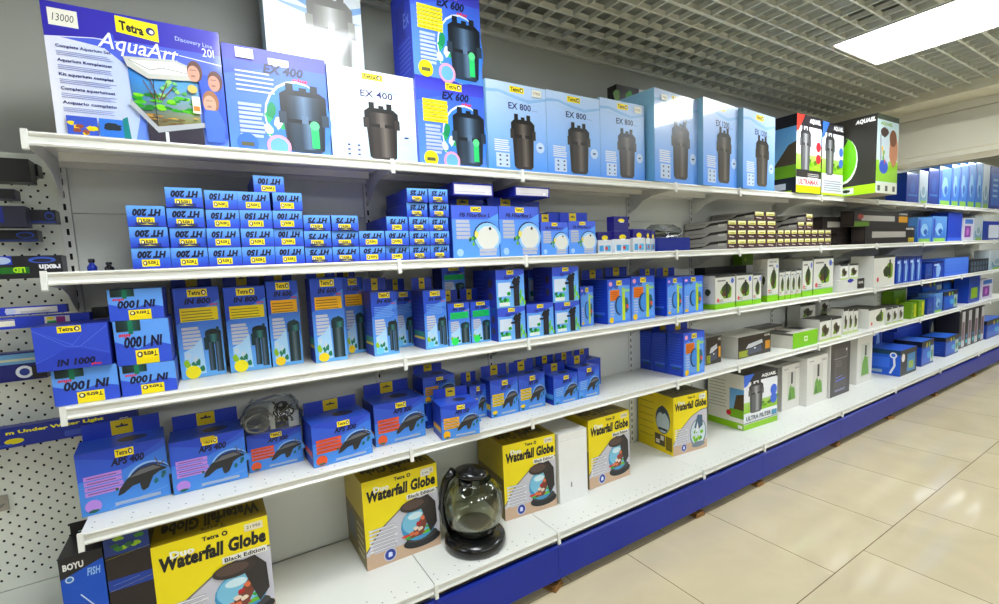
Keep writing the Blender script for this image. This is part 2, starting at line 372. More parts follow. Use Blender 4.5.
@art('leafy')
def a_leafy(f, k, nm=None):
    f.rect(0, 0, 1, 1, (30, 26, 24)); 
    if k == 'front': f.rect(.6, 0, 1, 1, (235, 238, 240)); f.plants(0, .6, .55, .95, 3, 9, ((90, 130, 50), (70, 60, 40), (60, 150, 50)))
@art('ultra', 'ultra2', 'ultraw')
def a_ultra(f, k, nm):
    w = nm == 'ultraw'
    if k == 'left':
        f.rect(0, 0, 1, 1, (236, 234, 226) if w else (28, 24, 34)); 
        f.rect(.0 if not w else .62, .2, 1, .85 if not w else .74, (150, 200, 235), (110, 170, 225)); f.poly([(.1 if not w else .66, .3), (.4 if not w else .72, .34), (.8, .62), (1, .66), (1, .3)], (84, 66, 40))
        f.rect(.0 if not w else .62, .2, 1, .36, (120, 170, 40)); 
        if w: f.bars(.05, .35, .55, .9, 9, (170, 168, 160), .2); f.rect(0, 0, 1, .12, (150, 205, 50)); f.circ(.6, .27, .07, (200, 40, 50)); f.rect(.85, .02, .97, .08, (250, 250, 250))
        else: f.circ(.2, .13, .12, (200, 40, 60)); f.rect(.45, .05, .75, .13, (210, 210, 215)); f.rect(0, 0, .9, .03, (190, 215, 50))
        return
    if k != 'front': f.rect(0, 0, 1, 1, (40, 38, 36)); return
    f.rect(0, 0, 1, 1, (244, 246, 250)); f.rect(0, .86, 1, 1, (30, 26, 34))
    f.rect(.0, .3, 1, .5, (150, 200, 50), (180, 215, 120)); f.plants(.5, .36, 1, .52, 4, 7, ((110, 170, 40), (150, 200, 60), (90, 130, 40)))
    f.poly([(0, .78), (0, 1), (.3, 1), (.08, .8)], (230, 60, 50) if nm == 'ultra' else (60, 110, 220))
    f.can(.14, .28, .56, .84, (96, 96, 100), (170, 170, 172), (46, 46, 50))
    f.circ(.88, .62, .1, (220, 50, 60) if nm == 'ultra' else (70, 110, 220)); f.circ(.88, .46, .1, (220, 50, 60) if nm == 'ultra' else (70, 110, 220))
    if w: f.text('AQUAEL', .5, .89, .95, .96, (250, 250, 250), .03)
    else: f.text('AQUAEL', .5, .9, .95, .97, (250, 250, 250), .03)
    if nm == 'ultra': f.rect(0, .15, 1, .3, (44, 40, 40)); f.bars(.45, .2, .95, .27, 3, (200, 200, 200), .4); f.rect(0, .1, 1, .2, (252, 250, 246)); f.text('ULTRAMAX', .08, .11, .9, .18, (190, 50, 50), .03); f.rect(0, 0, 1, .1, (190, 220, 50), (240, 190, 60))
    elif nm == 'ultra2': f.rect(0, .02, 1, .28, (226, 230, 236)); f.bars(.1, .06, .95, .22, 5, (150, 156, 170), .5); f.rect(0, 0, 1, .03, (200, 220, 60))
    else: f.text('ULTRA FILTER', .06, .16, .8, .24, (90, 96, 110), .02); f.rect(.82, .14, .98, .24, (90, 150, 190)); f.rect(0, 0, 1, .1, (150, 205, 50)); f.line([(0, .12), (1, .12)], .01, (40, 40, 60))
@art('aquael')
def a_aquael(f, k, nm=None):
    if k == 'left':
        f.rect(0, 0, 1, 1, (44, 42, 36)); f.text('AQUAEL', .62, .9, .97, .965, (245, 245, 245), .04, .2)
        f.ell(.42, .46, .26, .3, (240, 250, 230)); f.ell(.4, .48, .26, .29, (120, 205, 30)); f.poly([(.2, .66), (.3, .82), (.5, .74), (.4, .62)], (60, 60, 60))
        f.rect(0, 0, 1, .12, (176, 228, 30)); f.rect(.36, .02, .62, .1, (225, 235, 225)); f.blob(.49, .06, .08, .025, (40, 60, 30), 4); return
    if k != 'front': f.rect(0, 0, 1, 1, (150, 136, 120) if k == 'bottom' else (50, 46, 40)); return
    f.rect(0, 0, 1, 1, (225, 235, 225), (200, 225, 235)); f.rect(0, .15, 1, .42, (150, 205, 40)); f.rect(0, .93, 1, 1, (60, 70, 60)); f.text('AQUAEL', .15, .86, .7, .91, (130, 170, 60), .03)
    f.blob(.78, .58, .22, .24, (196, 132, 98), 5, 14, .15); f.circ(.74, .72, .17, (120, 70, 44))
    f.rect(.12, .35, .55, .7, (205, 220, 230)); f.blob(.33, .78, .22, .07, (70, 50, 50), 3); f.line([(.16, .74), (.2, .4)], .03, (40, 40, 40)); f.ell(.33, .34, .2, .09, (50, 90, 200)); f.plants(.25, .4, .45, .6, 3, 5, ((240, 190, 50), (90, 170, 50), (220, 90, 50)))
    f.rect(0, 0, 1, .13, (226, 230, 216)); 
    for a in (.15, .5, .85): f.rect(a - .07, .03, a + .05, .1, (70, 74, 70))

@art('HT 200', 'HT 150', 'HT 100', 'HT 75', 'HT 50', 'HT 25')
def a_ht(f, k, nm):
    if k != 'front':
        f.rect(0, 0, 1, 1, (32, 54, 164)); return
    f.flip = True
    f.rect(0, 0, 1, 1, (112, 172, 246), (40, 62, 196)); f.poly([(0, .45), (.3, .5), (.6, .42), (1, .55), (1, 1), (0, 1)], [(60, 110, 220), (60, 110, 220), (60, 110, 220), (60, 110, 220), (40, 56, 188), (40, 56, 188)])
    f.text(nm, .1, .14, .86, .5, (10, 12, 50), .045, .25)
    f.logo(.3, .56, .76, .9)

@art('fb')
def a_fb(f, k, nm=None):
    if k != 'front': f.rect(0, 0, 1, 1, (40, 70, 185)); return
    f.rect(0, 0, 1, 1, (96, 156, 244), (90, 140, 238)); f.rect(0, .74, 1, 1, (72, 98, 214)); f.poly([(.75, .74), (1, .86), (1, .7)], (96, 156, 244))
    f.logo(.4, .88, .62, .98); f.text('FB FilterBox L', .16, .78, .82, .86, (16, 24, 90), .02, .15)
    f.ell(.73, .4, .3, .3, (20, 40, 90)); f.ell(.745, .385, .295, .29, (150, 200, 250)); f.blob(.75, .38, .25, .24, (226, 226, 220), 7, 24, .1); f.bars(.08, .36, .4, .74, 5, (182, 188, 205), .8)
    f.plants(.36, .2, .5, .42, 6, 5); f.blob(.5, .45, .05, .08, (230, 220, 120), 3); f.bars(.55, .03, .95, .18, 2, (186, 190, 205), .8); f.circ(.14, .1, .07, (170, 205, 245)); f.circ(.8, .56, .03, (40, 40, 60))
@art('plainblue')
def a_pb(f, k, nm=None):
    f.rect(0, 0, 1, 1, (30, 62, 178), (34, 66, 186)); 
    if k == 'left': f.bars(.15, .2, .85, .85, 7, (60, 92, 205), .12)
    if k == 'front': f.rect(0, .0, 1, .12, (50, 90, 205))
@art('slot')
def a_slot(f, k, nm=None):
    f.rect(0, 0, 1, 1, (30, 40, 150)); 
    if k == 'front': f.rect(.03, .1, .96, .86, (226, 222, 228)); f.line([(.05, .3), (.94, .3)], .01, (180, 178, 190)); f.rect(.8, .16, .88, .4, (250, 250, 250))
@art('pouch', 'pouch2')
def a_pouch(f, k, nm=None):
    d = nm == 'pouch2'
    f.rect(0, 0, 1, 1, (220, 224, 230) if not d else (40, 40, 120)); f.rect(0, .62, 1, 1, (34, 30, 120))
    if k == 'front': 
        f.ell(.5, .72, .22, .12, (240, 220, 60)); f.rect(.4, .58, .66, .64, (240, 240, 245))
        if not d: f.rect(.1, .08, .4, .36, (80, 160, 220)); f.rect(.5, .08, .9, .36, (90, 180, 225)); f.circ(.6, .22, .1, (220, 80, 80))
@art('tray')
def a_tray(f, k, nm=None): f.rect(0, 0, 1, 1, (16, 36, 132))
@art('tube')
def a_tube(f, k, nm=None):
    if k == 'front':
        f.rect(0, 0, 1, 1, (70, 44, 44)); f.rect(.1, .52, .9, .92, (224, 222, 130)); f.rect(.1, .74, .9, .92, (235, 235, 190)); f.rect(.1, .1, .9, .42, (60, 40, 40)); f.line([(.2, .3), (.7, .22)], .06, (220, 205, 200)); f.rect(.3, .62, .75, .68, (110, 110, 50)); return
    f.rect(0, 0, 1, 1, (176, 172, 166))
    if k == 'left': f.poly([(0, .12), (.4, .2), (.62, .5), (1, .62), (1, .9), (.62, .8), (.5, .4), (0, .3)], (44, 40, 36)); f.rect(.8, .35, .96, .6, (210, 208, 200)); f.rect(.1, .7, .5, .8, (140, 138, 130))
@art('darktube', 'darktube2', 'darkfish')
def a_dt(f, k, nm):
    f.rect(0, 0, 1, 1, (40, 34, 32))
    if k == 'front':
        if nm == 'darktube2': f.line([(.05, .6), (.95, .55)], .01, (70, 66, 62)); return
        f.rect(.12, .35, .72 if nm == 'darkfish' else .8, .7, (186, 182, 176)); f.text('AQUAEL', .8, .8, .98, .93, (235, 235, 235), .03)
        if nm == 'darkfish': f.rect(.8, .3, .98, .7, (222, 160, 40)); f.rect(.0, .0, .25, .3, (110, 150, 50)); f.blob(.1, .6, .06, .2, (170, 60, 40), 3)
        else: f.rect(.86, .05, .99, .3, (190, 170, 60))
    if k == 'left': f.rect(.1, .2, .9, .8, (60, 50, 46))
@art('IN 1000', 'IN1000b')
def a_in1000(f, k, nm):
    if nm == 'IN1000b':
        f.rect(0, 0, 1, 1, (52, 76, 198) if k == 'front' else (32, 44, 150))
        if k == 'front':
            f.poly([(0, .95), (.5, .52), (.72, .9), (.5, .56)], (70, 96, 216)); f.line([(0, .93), (.42, .52), (.6, .5), (.98, .92)], .006, (104, 130, 232)); f.line([(0, .2), (.4, .45), (.6, .5), (.98, .3)], .005, (90, 116, 226)); f.poly([(.0, 0), (1, 0), (1, .25), (.55, .48), (.4, .46), (0, .18)], (44, 66, 186))
            f.logo(.32, .83, .64, .98); f.text('IN 1000', .26, .08, .78, .24, (12, 12, 60), .03, .2); f.text('plus', .72, .03, .86, .1, (225, 60, 70), .03)
        return
    if k != 'front': f.rect(0, 0, 1, 1, (28, 44, 150)); return
    f.flip = True
    f.rect(0, 0, 1, 1, (52, 88, 210)); f.poly([(0, .9), (.0, .62), (.3, .5), (.62, .66), (1, .45), (1, .0), (0, 0)], [(104, 160, 242)] * 7); f.poly([(0, 1), (0, .62), (.25, .52), (.55, .68), (1, .45), (1, 1)], (54, 84, 208))
    f.rect(.24, .8, .66, 1, (244, 222, 20)); f.logo(.24, .68, .66, .88); f.text('IN 1000', .14, .36, .84, .62, (12, 14, 60), .03, .22); f.text('plus', .7, .27, .92, .38, (225, 50, 70), .03, .2)
    f.hgrad(.52, 0, .95, .24, [(20, 40, 40), (40, 90, 80), (24, 50, 50), (14, 26, 30)]); f.rect(.66, .0, .74, .3, (30, 120, 90))
def tallbox(f, title, panel, ptext, filt):
    f.rect(0, 0, 1, .5, (112, 178, 240), (84, 140, 232)); f.k -= .00009; f.rect(0, .5, 1, 1, (84, 140, 232), (40, 72, 200))
    f.poly([(.3, .7), (1, .78), (1, 1), (0, 1), (0, .6)], (44, 82, 208)); f.poly([(.4, .72), (1, .86), (1, .72)], (84, 140, 232))
    f.logo(.3, .9, .74, .985); f.text(title, .22, .82, .8, .885, (12, 12, 56), .03, .2); f.text('plus', .78, .79, .95, .82, (225, 50, 70), .03)
    if panel: f.rect(.1, .63, .94, .78, panel); f.bars(.14, .64, .9, .77, 4, ptext, .25)
    else: f.bars(.1, .6, .9, .78, 7, (120, 170, 245), .4)
    f.bars(.1, .33, .52, .58, 6, (196, 200, 214), .75); f.poly([(.1, .04), (.1, .3), (.3, .34), (.52, .44), (.55, .04)], (176, 214, 244)); f.plants(.14, .08, .5, .28, 9, 7, ((40, 120, 90), (200, 215, 230), (150, 190, 60)))
    filt(f)
@art('IN 800', 'IN 600', 'IN 400', 'IN 300')
def a_in(f, k, nm):
    if k != 'front':
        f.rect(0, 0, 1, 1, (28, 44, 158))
        if k == 'left':
            f.bars(.15, .3, .9, .9, 9, (58, 84, 200), .15); f.rect(.1, .22, .95, .3, (60, 150, 130)); f.rect(.1, .17, .95, .21, (240, 220, 60))
        return
    G1, G2, G3 = (16, 50, 56), (60, 120, 116), (8, 20, 26)
    def two(f):
        f.hgrad(.6, .36, .96, .5, [G3, G1, G2, G1, G3]); f.hgrad(.64, .06, .78, .38, [G3, (70, 90, 110), G1, G3]); f.hgrad(.8, .04, .96, .38, [G3, (80, 100, 120), G1, G3]); f.ell(.78, .5, .17, .03, G3); f.rect(.86, .5, .92, .55, G1); f.rect(.56, .3, .64, .44, G1)
    def one(f):
        f.hgrad(.58, .04, .94, .46, [G3, G1, (90, 104, 110), G1, G3]); f.hgrad(.56, .4, .96, .5, [G3, G1, G2, G3]); f.ell(.76, .5, .18, .03, G1); f.rect(.76, .5, .82, .54, G1)
    if nm == 'IN 800': tallbox(f, nm, (250, 226, 30), (120, 110, 40), two); f.circ(.26, .07, .17, (252, 236, 20))
    elif nm == 'IN 600': tallbox(f, nm, (250, 190, 30), (140, 96, 30), one); f.circ(.26, .06, .16, (250, 210, 40)); 
    elif nm == 'IN 400': tallbox(f, nm, None, None, two); f.circ(.24, .08, .14, (120, 200, 240))
    else: tallbox(f, nm, (40, 200, 110), (20, 120, 60), one); f.circ(.26, .1, .16, (70, 220, 100))
@art('easy')
def a_easy(f, k, nm=None):
    if k != 'front':
        f.rect(0, 0, 1, 1, (30, 44, 150))
        if k == 'left': f.bars(.1, .2, .5, .85, 6, (70, 90, 190), .2); f.blob(.75, .65, .12, .14, (50, 40, 60), 3); f.blob(.75, .3, .12, .12, (50, 50, 70), 4)
        return
    f.rect(0, 0, 1, 1, (120, 184, 246), (96, 150, 236)); f.poly([(0, .75), (.4, .72), (1, .88), (1, 1), (0, 1)], (60, 84, 208)); f.logo(.38, .87, .62, .98); f.text('EasyCrystal', .28, .74, .72, .84, (16, 30, 110), .02, .2)
    f.rect(.06, .3, .5, .66, (210, 222, 240)); f.plants(.1, .12, .46, .42, 4, 7, ((30, 150, 60), (90, 200, 90), (20, 110, 60))); f.rect(.08, .04, .45, .14, (226, 236, 236)); f.plants(.82, .02, .99, .4, 8, 6, ((130, 210, 40), (90, 180, 40), (150, 220, 60)))
    f.hgrad(.6, .02, .8, .62, [(16, 14, 24), (40, 36, 50), (10, 10, 16)]); f.blob(.7, .66, .17, .13, (18, 16, 28), 5); f.rect(.46, .5, .7, .56, (18, 16, 28)); f.blob(.78, .76, .08, .07, (24, 22, 36), 3)
@art('heat', 'heato', 'heats')
def a_heat(f, k, nm):
    if k != 'front':
        f.rect(0, 0, 1, 1, (34, 66, 190))
        if k == 'left': f.bars(.1, .3, .9, .92, 10, (74, 108, 220), .12); f.rect(.2, .2, .9, .26, (70, 110, 220)); f.rect(.3, .14, .8, .2, (40, 80, 130))
        return
    f.rect(0, 0, 1, 1, (84, 140, 236), (50, 84, 212)); f.poly([(.05, .04), (.95, .08), (.95, .84), (.5, .86), (.05, .76)], (104, 160, 240)); f.logo(.38, .86, .62, .97); f.circ(.13, .9, .07, (240, 170, 200)); f.text('HT', .3, .78, .46, .84, (20, 24, 100), .03)
    if nm != 'heat': f.rect(.1, .52, .5, .76, (226, 120, 24)); f.bars(.14, .54, .46, .74, 5, (150, 70, 10), .25)
    f.bars(.1, .12, .28, .5, 6, (170, 190, 235), .6); f.ell(.5, .4, .2, .22, (30, 50, 90)); f.ell(.54, .4, .17, .2, (70, 140, 225)); f.blob(.8, .4, .12, .2, (40, 90, 110), 5); f.blob(.84, .36, .06, .06, (220, 90, 60), 4)
    f.rect(.62, .05, .74, .8, (206, 226, 50), (190, 215, 60)); f.rect(.6, .7, .95, .76, (160, 215, 150)); f.circ(.15, .08, .09, (240, 200, 60))
@art('wg', 'wgt', 'wg2')
def a_wg(f, k, nm):
    b = (216, 216, 208)
    if k not in ('front', 'left'): f.rect(0, 0, 1, 1, (40, 42, 40)); return
    f.rect(0, 0, 1, 1, b); f.rect(0, 0, 1, .15, (140, 205, 40)); f.line([(0, .16), (1, .16)], .012, (70, 150, 160) if nm != 'wg2' else (230, 110, 60))
    if k == 'left': f.bars(.2, .35, .8, .8, 6, (190, 192, 188), .3); f.blob(.75, .5, .12, .12, (60, 70, 40), 3); return
    f.rect(0, .94, 1, 1, (60, 64, 62)) if nm != 'wgt' else f.text('AQUAEL', .15, .9, .85, .95, (90, 100, 110), .02)
    f.blob(.55, .5, .34, .26, (120, 165, 40), 6); f.blob(.55, .56, .24, .22, (56, 70, 36), 8); f.blob(.45, .44, .16, .1, (90, 60, 40), 9); f.rect(.52, .3, .62, .8, (40, 44, 40)); f.rect(.1, .82, .5, .86, (120, 120, 116)); f.bars(.1, .2, .4, .3, 2, (140, 150, 130), .5); f.circ(.85, .82, .08, (90, 110, 200)); f.circ(.14, .26, .06, (220, 90, 100))
@art('blackbox')
def a_bb(f, k, nm=None): f.rect(0, 0, 1, 1, (30, 30, 32)); (f.line([(.05, .4), (.95, .45)], .02, (90, 92, 90)) if k == 'front' else None)
@art('lime', 'limey')
def a_lime(f, k, nm=None):
    f.rect(0, 0, 1, 1, (112, 154, 34)); 
    if k == 'front': f.line([(.55, .1), (.5, .95)], .03, (110, 150, 30)); f.circ(.3, .5, .1, (170, 205, 60)); (f.rect(.55, .1, .9, .9, (210, 205, 60)) if nm == 'limey' else None)
@art('limef')
def a_limef(f, k, nm=None):
    f.rect(0, 0, 1, 1, (222, 220, 210))
    if k == 'front': f.rect(0, 0, 1, 1, (128, 200, 20), (140, 210, 30)); f.rect(.45, .35, .58, .68, (245, 250, 235)); f.rect(.48, .44, .55, .6, (128, 200, 20))
    if k == 'top': f.rect(.02, .3, .98, .95, (60, 58, 56)); f.rect(.3, .25, .6, .9, (200, 196, 186))
    if k == 'left': f.rect(0, .85, 1, 1, (110, 108, 100))
@art('trayw')
def a_trayw(f, k, nm=None):
    f.rect(0, 0, 1, 1, (216, 216, 212))
    if k == 'front': f.rect(.72, .1, 1, 1, (36, 30, 30)); f.text('AQUAEL', .76, .5, .96, .75, (220, 215, 210), .03); f.blob(.45, .9, .14, .2, (50, 50, 170), 3)
@art('whitep')
def a_whitep(f, k, nm=None):
    f.rect(0, 0, 1, 1, (226, 226, 220))
    if k == 'top': f.rect(0, 0, 1, 1, (44, 44, 42))
    if k == 'front': f.rect(0, .9, 1, 1, (50, 50, 48)); f.blob(.5, .48, .36, .3, (86, 84, 40), 4); f.blob(.52, .5, .2, .2, (50, 36, 30), 7); f.circ(.7, .7, .12, (236, 236, 232)); f.rect(0, 0, 1, .1, (196, 214, 140)); f.blob(.3, .3, .16, .1, (120, 165, 40), 2)
@art('whitel')
def a_whitel(f, k, nm=None):
    f.rect(0, 0, 1, 1, (230, 230, 222))
    if k == 'top': f.rect(0, 0, 1, 1, (54, 54, 50))
    if k == 'front': f.rect(0, .92, 1, 1, (60, 60, 56)); f.blob(.75, .5, .2, .34, (130, 165, 50), 6); f.blob(.6, .45, .16, .22, (60, 70, 36), 8); f.rect(.72, .3, .8, .85, (50, 52, 44)); f.circ(.2, .22, .05, (210, 70, 90))
@art('lampb')
def a_lampb(f, k, nm=None):
    f.rect(0, 0, 1, 1, (206, 204, 196))
    if k == 'front':
        f.rect(0, 0, 1, 1, (42, 32, 26)); f.rect(.02, .04, .3, .34, (150, 160, 50)); f.poly([(.22, .4), (.3, .6), (.72, .72), (.74, .55), (.4, .42)], (206, 208, 212)); f.poly([(.25, .1), (.3, .38), (.7, .46), (.72, .15)], (70, 76, 96)); f.circ(.5, .36, .035, (250, 250, 250)); f.rect(.82, .2, .97, .6, (214, 150, 60)); f.text('AQUAEL', .78, .82, .97, .93, (230, 226, 220), .03)
@art('lampw')
def a_lampw(f, k, nm=None):
    f.rect(0, 0, 1, 1, (206, 206, 196))
    if k == 'top': f.rect(0, 0, 1, 1, (52, 48, 44))
    if k == 'front': f.poly([(.25, .3), (.55, .75), (.62, .6), (.4, .2)], (40, 36, 34)); f.plants(.1, .1, .6, .4, 4, 6, ((110, 150, 50), (60, 80, 40), (90, 60, 40))); f.circ(.72, .75, .05, (200, 120, 120)); f.rect(0, .9, 1, 1, (90, 88, 80))
@art('APS 400', 'APS 300', 'APS 150', 'APS 100', 'APS 50')
def a_aps(f, k, nm):
    bc = {'APS 400': (186, 140, 226), 'APS 300': (228, 92, 50), 'APS 150': (240, 178, 40), 'APS 100': (236, 206, 40), 'APS 50': (96, 160, 236)}[nm]
    if k == 'top': f.rect(0, 0, 1, 1, (48, 86, 204)); f.ell(.62, .5, .18, .22, (40, 40, 60)) ; return
    if k == 'left':
        f.rect(0, 0, 1, 1, (26, 50, 164)); f.bars(.12, .4, .9, .9, 6, (60, 92, 208), .18); f.rect(.1, .22, .95, .36, bc); f.rect(.1, .18, .95, .22, (60, 150, 190)); return
    if k != 'front': f.rect(0, 0, 1, 1, (26, 50, 164)); return
    f.rect(0, 0, 1, 1, (84, 150, 232), (58, 110, 222)); f.poly([(0, .55), (.5, .62), (1, .86), (1, 1), (0, 1)], (54, 92, 208)); f.poly([(.0, .94), (.6, .74), (1, .98), (1, 1), (0, 1)], (42, 72, 196))
    f.ell(.78, .36, .27, .3, (150, 190, 240), 16, 0.2, PI - .1); f.ell(.79, .35, .26, .28, (24, 60, 130), 16, .2, PI - .1); f.ell(.81, .33, .25, .25, (80, 140, 222), 16, .1, PI)
    f.logo(.42, .83, .63, .96); f.text(nm, .36, .7, .74, .83, (14, 16, 60), .03, .22)
    if nm != 'APS 50': f.bars(.06, .3, .48, .64, 4, bc, .8, .04); f.bars(.09, .33, .44, .66, 4, tuple(int(c * .55) for c in bc), .16)
    else: f.bars(.08, .3, .44, .6, 5, (150, 190, 240), .4)
    f.line([(.86, .7), (.9, .55), (.96, .62)], .012, (110, 90, 80)); f.plants(.84, .2, .98, .42, 5, 4, ((40, 110, 110), (60, 140, 90), (30, 90, 110))); f.plants(.4, .24, .5, .36, 6, 3)
    f.pump(.4, .18, .98, .62); f.circ(.13, .14, .09, bc); f.blob(.13, .06, .07, .03, (40, 100, 90), 3); f.bars(.36, .05, .95, .12, 1, (170, 186, 214), .8); f.line([(.3, .03), (.97, .17)], .008, (130, 175, 240))
@art('globe', 'globeb')
def a_globe(f, k, nm):
    Y = (244, 224, 14)
    if k == 'top':
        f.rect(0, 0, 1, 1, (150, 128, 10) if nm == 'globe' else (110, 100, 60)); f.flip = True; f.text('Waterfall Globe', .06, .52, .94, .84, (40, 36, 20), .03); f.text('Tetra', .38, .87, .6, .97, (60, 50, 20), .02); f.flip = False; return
    if k == 'left':
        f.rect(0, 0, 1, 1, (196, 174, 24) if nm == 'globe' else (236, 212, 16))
        if nm == 'globe': f.rect(0, 0, 1, .55, (120, 104, 50)); f.rect(.1, .15, .5, .45, (90, 96, 100)); f.bars(.6, .1, .95, .5, 5, (190, 180, 140), .4); return
        f.ell(.72, .56, .2, .24, (60, 80, 96)); f.ell(.72, .52, .18, .18, (190, 206, 214)); f.blob(.72, .74, .1, .08, (60, 70, 84), 3); f.rect(.6, .38, .84, .42, (40, 50, 60))
        for i in range(7): f.line([(.04, .93 - i * .12), (.46, .93 - i * .12)], .008, (90, 80, 20))
        f.rect(.5, .1, .78, .3, (90, 80, 60)); f.rect(.53, .13, .63, .2, (230, 225, 210)); f.rect(.66, .2, .75, .28, (220, 215, 200)); f.rect(.8, .06, .97, .3, (120, 104, 30)); return
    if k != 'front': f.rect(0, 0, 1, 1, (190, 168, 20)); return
    f.rect(0, 0, 1, 1, Y); f.poly([(0, 0), (1, 0), (1, .7), (.8, .69), (.5, .6), (.2, .42), (0, .2)], (206, 204, 214)); f.rect(0, 0, 1, .16, (206, 176, 150)); 
    f.line([(0, .2), (.2, .42), (.5, .6), (.8, .69), (1, .7)], .018, (110, 108, 100)); f.poly([(0, .0), (.12, 0), (.1, .22), (0, .12)], (206, 176, 150))
    f.text('Waterfall Globe', .05, .75, .97, .885, (20, 18, 24), .035, .12, .0); f.text('Duo', .14, .85, .34, .915, (240, 240, 235), .03); f.text('Tetra', .41, .925, .555, .965, (30, 30, 30), .03); f.circ(.605, .945, .026, (30, 30, 30)); f.circ(.605, .945, .012, Y)
    f.rect(.78, .9, .95, .97, (236, 226, 200)); f.text('21990', .8, .92, .93, .95, (70, 70, 60))
    f.bars(.05, .18, .42, .46, 7, (232, 230, 234), .6); f.bars(.09, .18, .4, .46, 14, (130, 128, 140), .2)
    f.circ(.3, .1, .085, (200, 204, 220)); f.circ(.3, .1, .07, (40, 60, 150)); f.blob(.3, .1, .035, .035, (220, 230, 255), 2)
    if nm == 'globe':
        f.rect(.56, .66, .97, .72, (240, 238, 230)); f.text('Black Edition', .58, .67, .95, .71, (30, 30, 40), .02)
        f.ell(.74, .14, .26, .08, (26, 24, 26)); f.ell(.74, .19, .22, .06, (60, 56, 58)); f.ell(.71, .35, .25, .2, (76, 150, 196)); f.ell(.71, .38, .23, .15, (132, 196, 224)); f.ell(.66, .45, .1, .04, (214, 236, 244)); f.plants(.5, .2, .9, .3, 4, 7, ((60, 170, 70), (110, 190, 60), (200, 60, 50)))
        f.poly([(.56, .2), (.78, .46), (.88, .42), (.74, .2)], (120, 60, 44))
        for q, (a, b) in enumerate(((.6, .25), (.66, .3), (.7, .35), (.76, .4), (.72, .28), (.8, .44), (.66, .24))): f.blob(a, b, .045, .03, ((226, 120, 80), (240, 220, 200), (180, 40, 40))[q % 3], q, 9, .4)
        f.poly([(.86, .2), (.96, .3), (.95, .55), (.85, .66), (.7, .64)], (40, 34, 34)); f.ell(.66, .58, .2, .075, (52, 42, 40)); f.ell(.64, .59, .15, .05, (84, 66, 60))
    else:
        f.ell(.72, .3, .25, .25, (120, 140, 150)); f.ell(.72, .31, .22, .22, (214, 226, 232)); f.plants(.58, .16, .85, .34, 4, 8, ((120, 190, 40), (90, 160, 40), (150, 200, 60))); f.poly([(.6, .4), (.7, .62), (.84, .6), (.86, .42), (.74, .36)], (70, 96, 120)); f.poly([(.62, .3), (.7, .5), (.74, .35)], (230, 236, 240)); f.ell(.72, .1, .2, .05, (120, 130, 140))
@art('whitebox')
def a_wb(f, k, nm=None):
    f.rect(0, 0, 1, 1, (236, 236, 232)); f.rect(0, .0, 1, .92, (240, 240, 238)) if k == 'front' else None
    if k == 'front': f.line([(.02, .9), (.98, .9)], .008, (205, 205, 200)); f.rect(.4, .2, .44, .27, (120, 120, 118)); f.line([(.5, .0), (.5, .12)], .006, (215, 215, 210))
@art('wbottle')
def a_wbt(f, k, nm=None):
    f.rect(0, 0, 1, 1, (228, 226, 220))
    if k == 'front': f.rect(.3, .18, .78, .84, (214, 212, 206)); f.poly([(.34, .2), (.4, .46), (.5, .56), (.56, .46), (.62, .5), (.72, .42), (.76, .2)], (110, 160, 70)); f.poly([(.4, .22), (.46, .4), (.52, .22)], (70, 120, 50)); f.rect(.5, .56, .6, .82, (60, 60, 58)); f.text('AQUAEL', .1, .9, .34, .93, (110, 110, 108), .02); f.bars(.7, .88, .95, .93, 2, (150, 150, 146), .5)
    if k == 'top': f.rect(.1, .3, .9, .7, (150, 146, 136))
@art('blackface')
def a_bf(f, k, nm=None):
    f.rect(0, 0, 1, 1, (226, 224, 218))
    if k == 'front': f.rect(.03, .0, 1, 1, (66, 62, 62)); f.rect(.2, .14, .84, .88, (84, 80, 80)); f.line([(.2, .7), (.84, .7), (.84, .88)], .02, (150, 150, 156)); f.line([(.3, .2), (.3, .82)], .01, (130, 130, 136)); f.line([(.3, .28), (.74, .3)], .03, (90, 110, 220)); f.line([(.3, .34), (.6, .36)], .02, (120, 130, 200)); f.bars(.25, .08, .8, .13, 2, (160, 160, 200), .5); f.circ(.8, .84, .03, (240, 240, 240)); f.bars(.3, .55, .6, .68, 3, (120, 118, 118), .4)
@art('wleaf')
def a_wl(f, k, nm=None):
    f.rect(0, 0, 1, 1, (230, 228, 222))
    if k == 'front': f.rect(.25, .12, .85, .8, (212, 216, 206)); f.poly([(.3, .15), (.35, .4), (.5, .55), (.7, .5), (.8, .15)], (120, 170, 80)); f.rect(.5, .55, .62, .76, (70, 74, 70))
@art('boyu', 'boyu2')
def a_boyu(f, k, nm):
    if k not in ('front', 'left'): f.rect(0, 0, 1, 1, (24, 22, 24)); return
    if nm == 'boyu':
        f.rect(0, 0, 1, 1, (20, 80, 190)); f.poly([(0, .84), (1, .93), (1, 1), (0, 1)], (28, 26, 30))
        if k == 'front': f.text('BOYU', .08, .9, .55, .95, (236, 236, 236), .03, 0); f.circ(.2, .83, .1, (200, 222, 240)); f.circ(.2, .83, .065, (60, 120, 200)); f.text('FISH', .6, .82, .92, .88, (150, 190, 240), .02, .2); f.line([(.4, .7), (.75, .56)], .03, (206, 224, 240)); f.bars(.1, .1, .8, .35, 5, (90, 150, 220), .3)
    else:
        f.rect(0, 0, 1, 1, (34, 26, 28)); f.rect(0, .85, 1, 1, (24, 50, 120)); f.line([(0, .83), (1, .86)], .004, (200, 200, 60)); f.rect(0, .6, 1, .68, (26, 60, 150)); f.line([(0, .6), (1, .64)], .004, (210, 200, 60)); f.rect(0, 0, 1, .3, (24, 84, 180))
        if k == 'front': f.plants(.2, .88, .85, .97, 4, 8, ((60, 120, 50), (140, 180, 60), (40, 90, 60))); f.text('BOYU', .2, .32, .65, .37, (230, 230, 230), .03); f.line([(.1, .64), (.7, .66)], .006, (150, 190, 240))
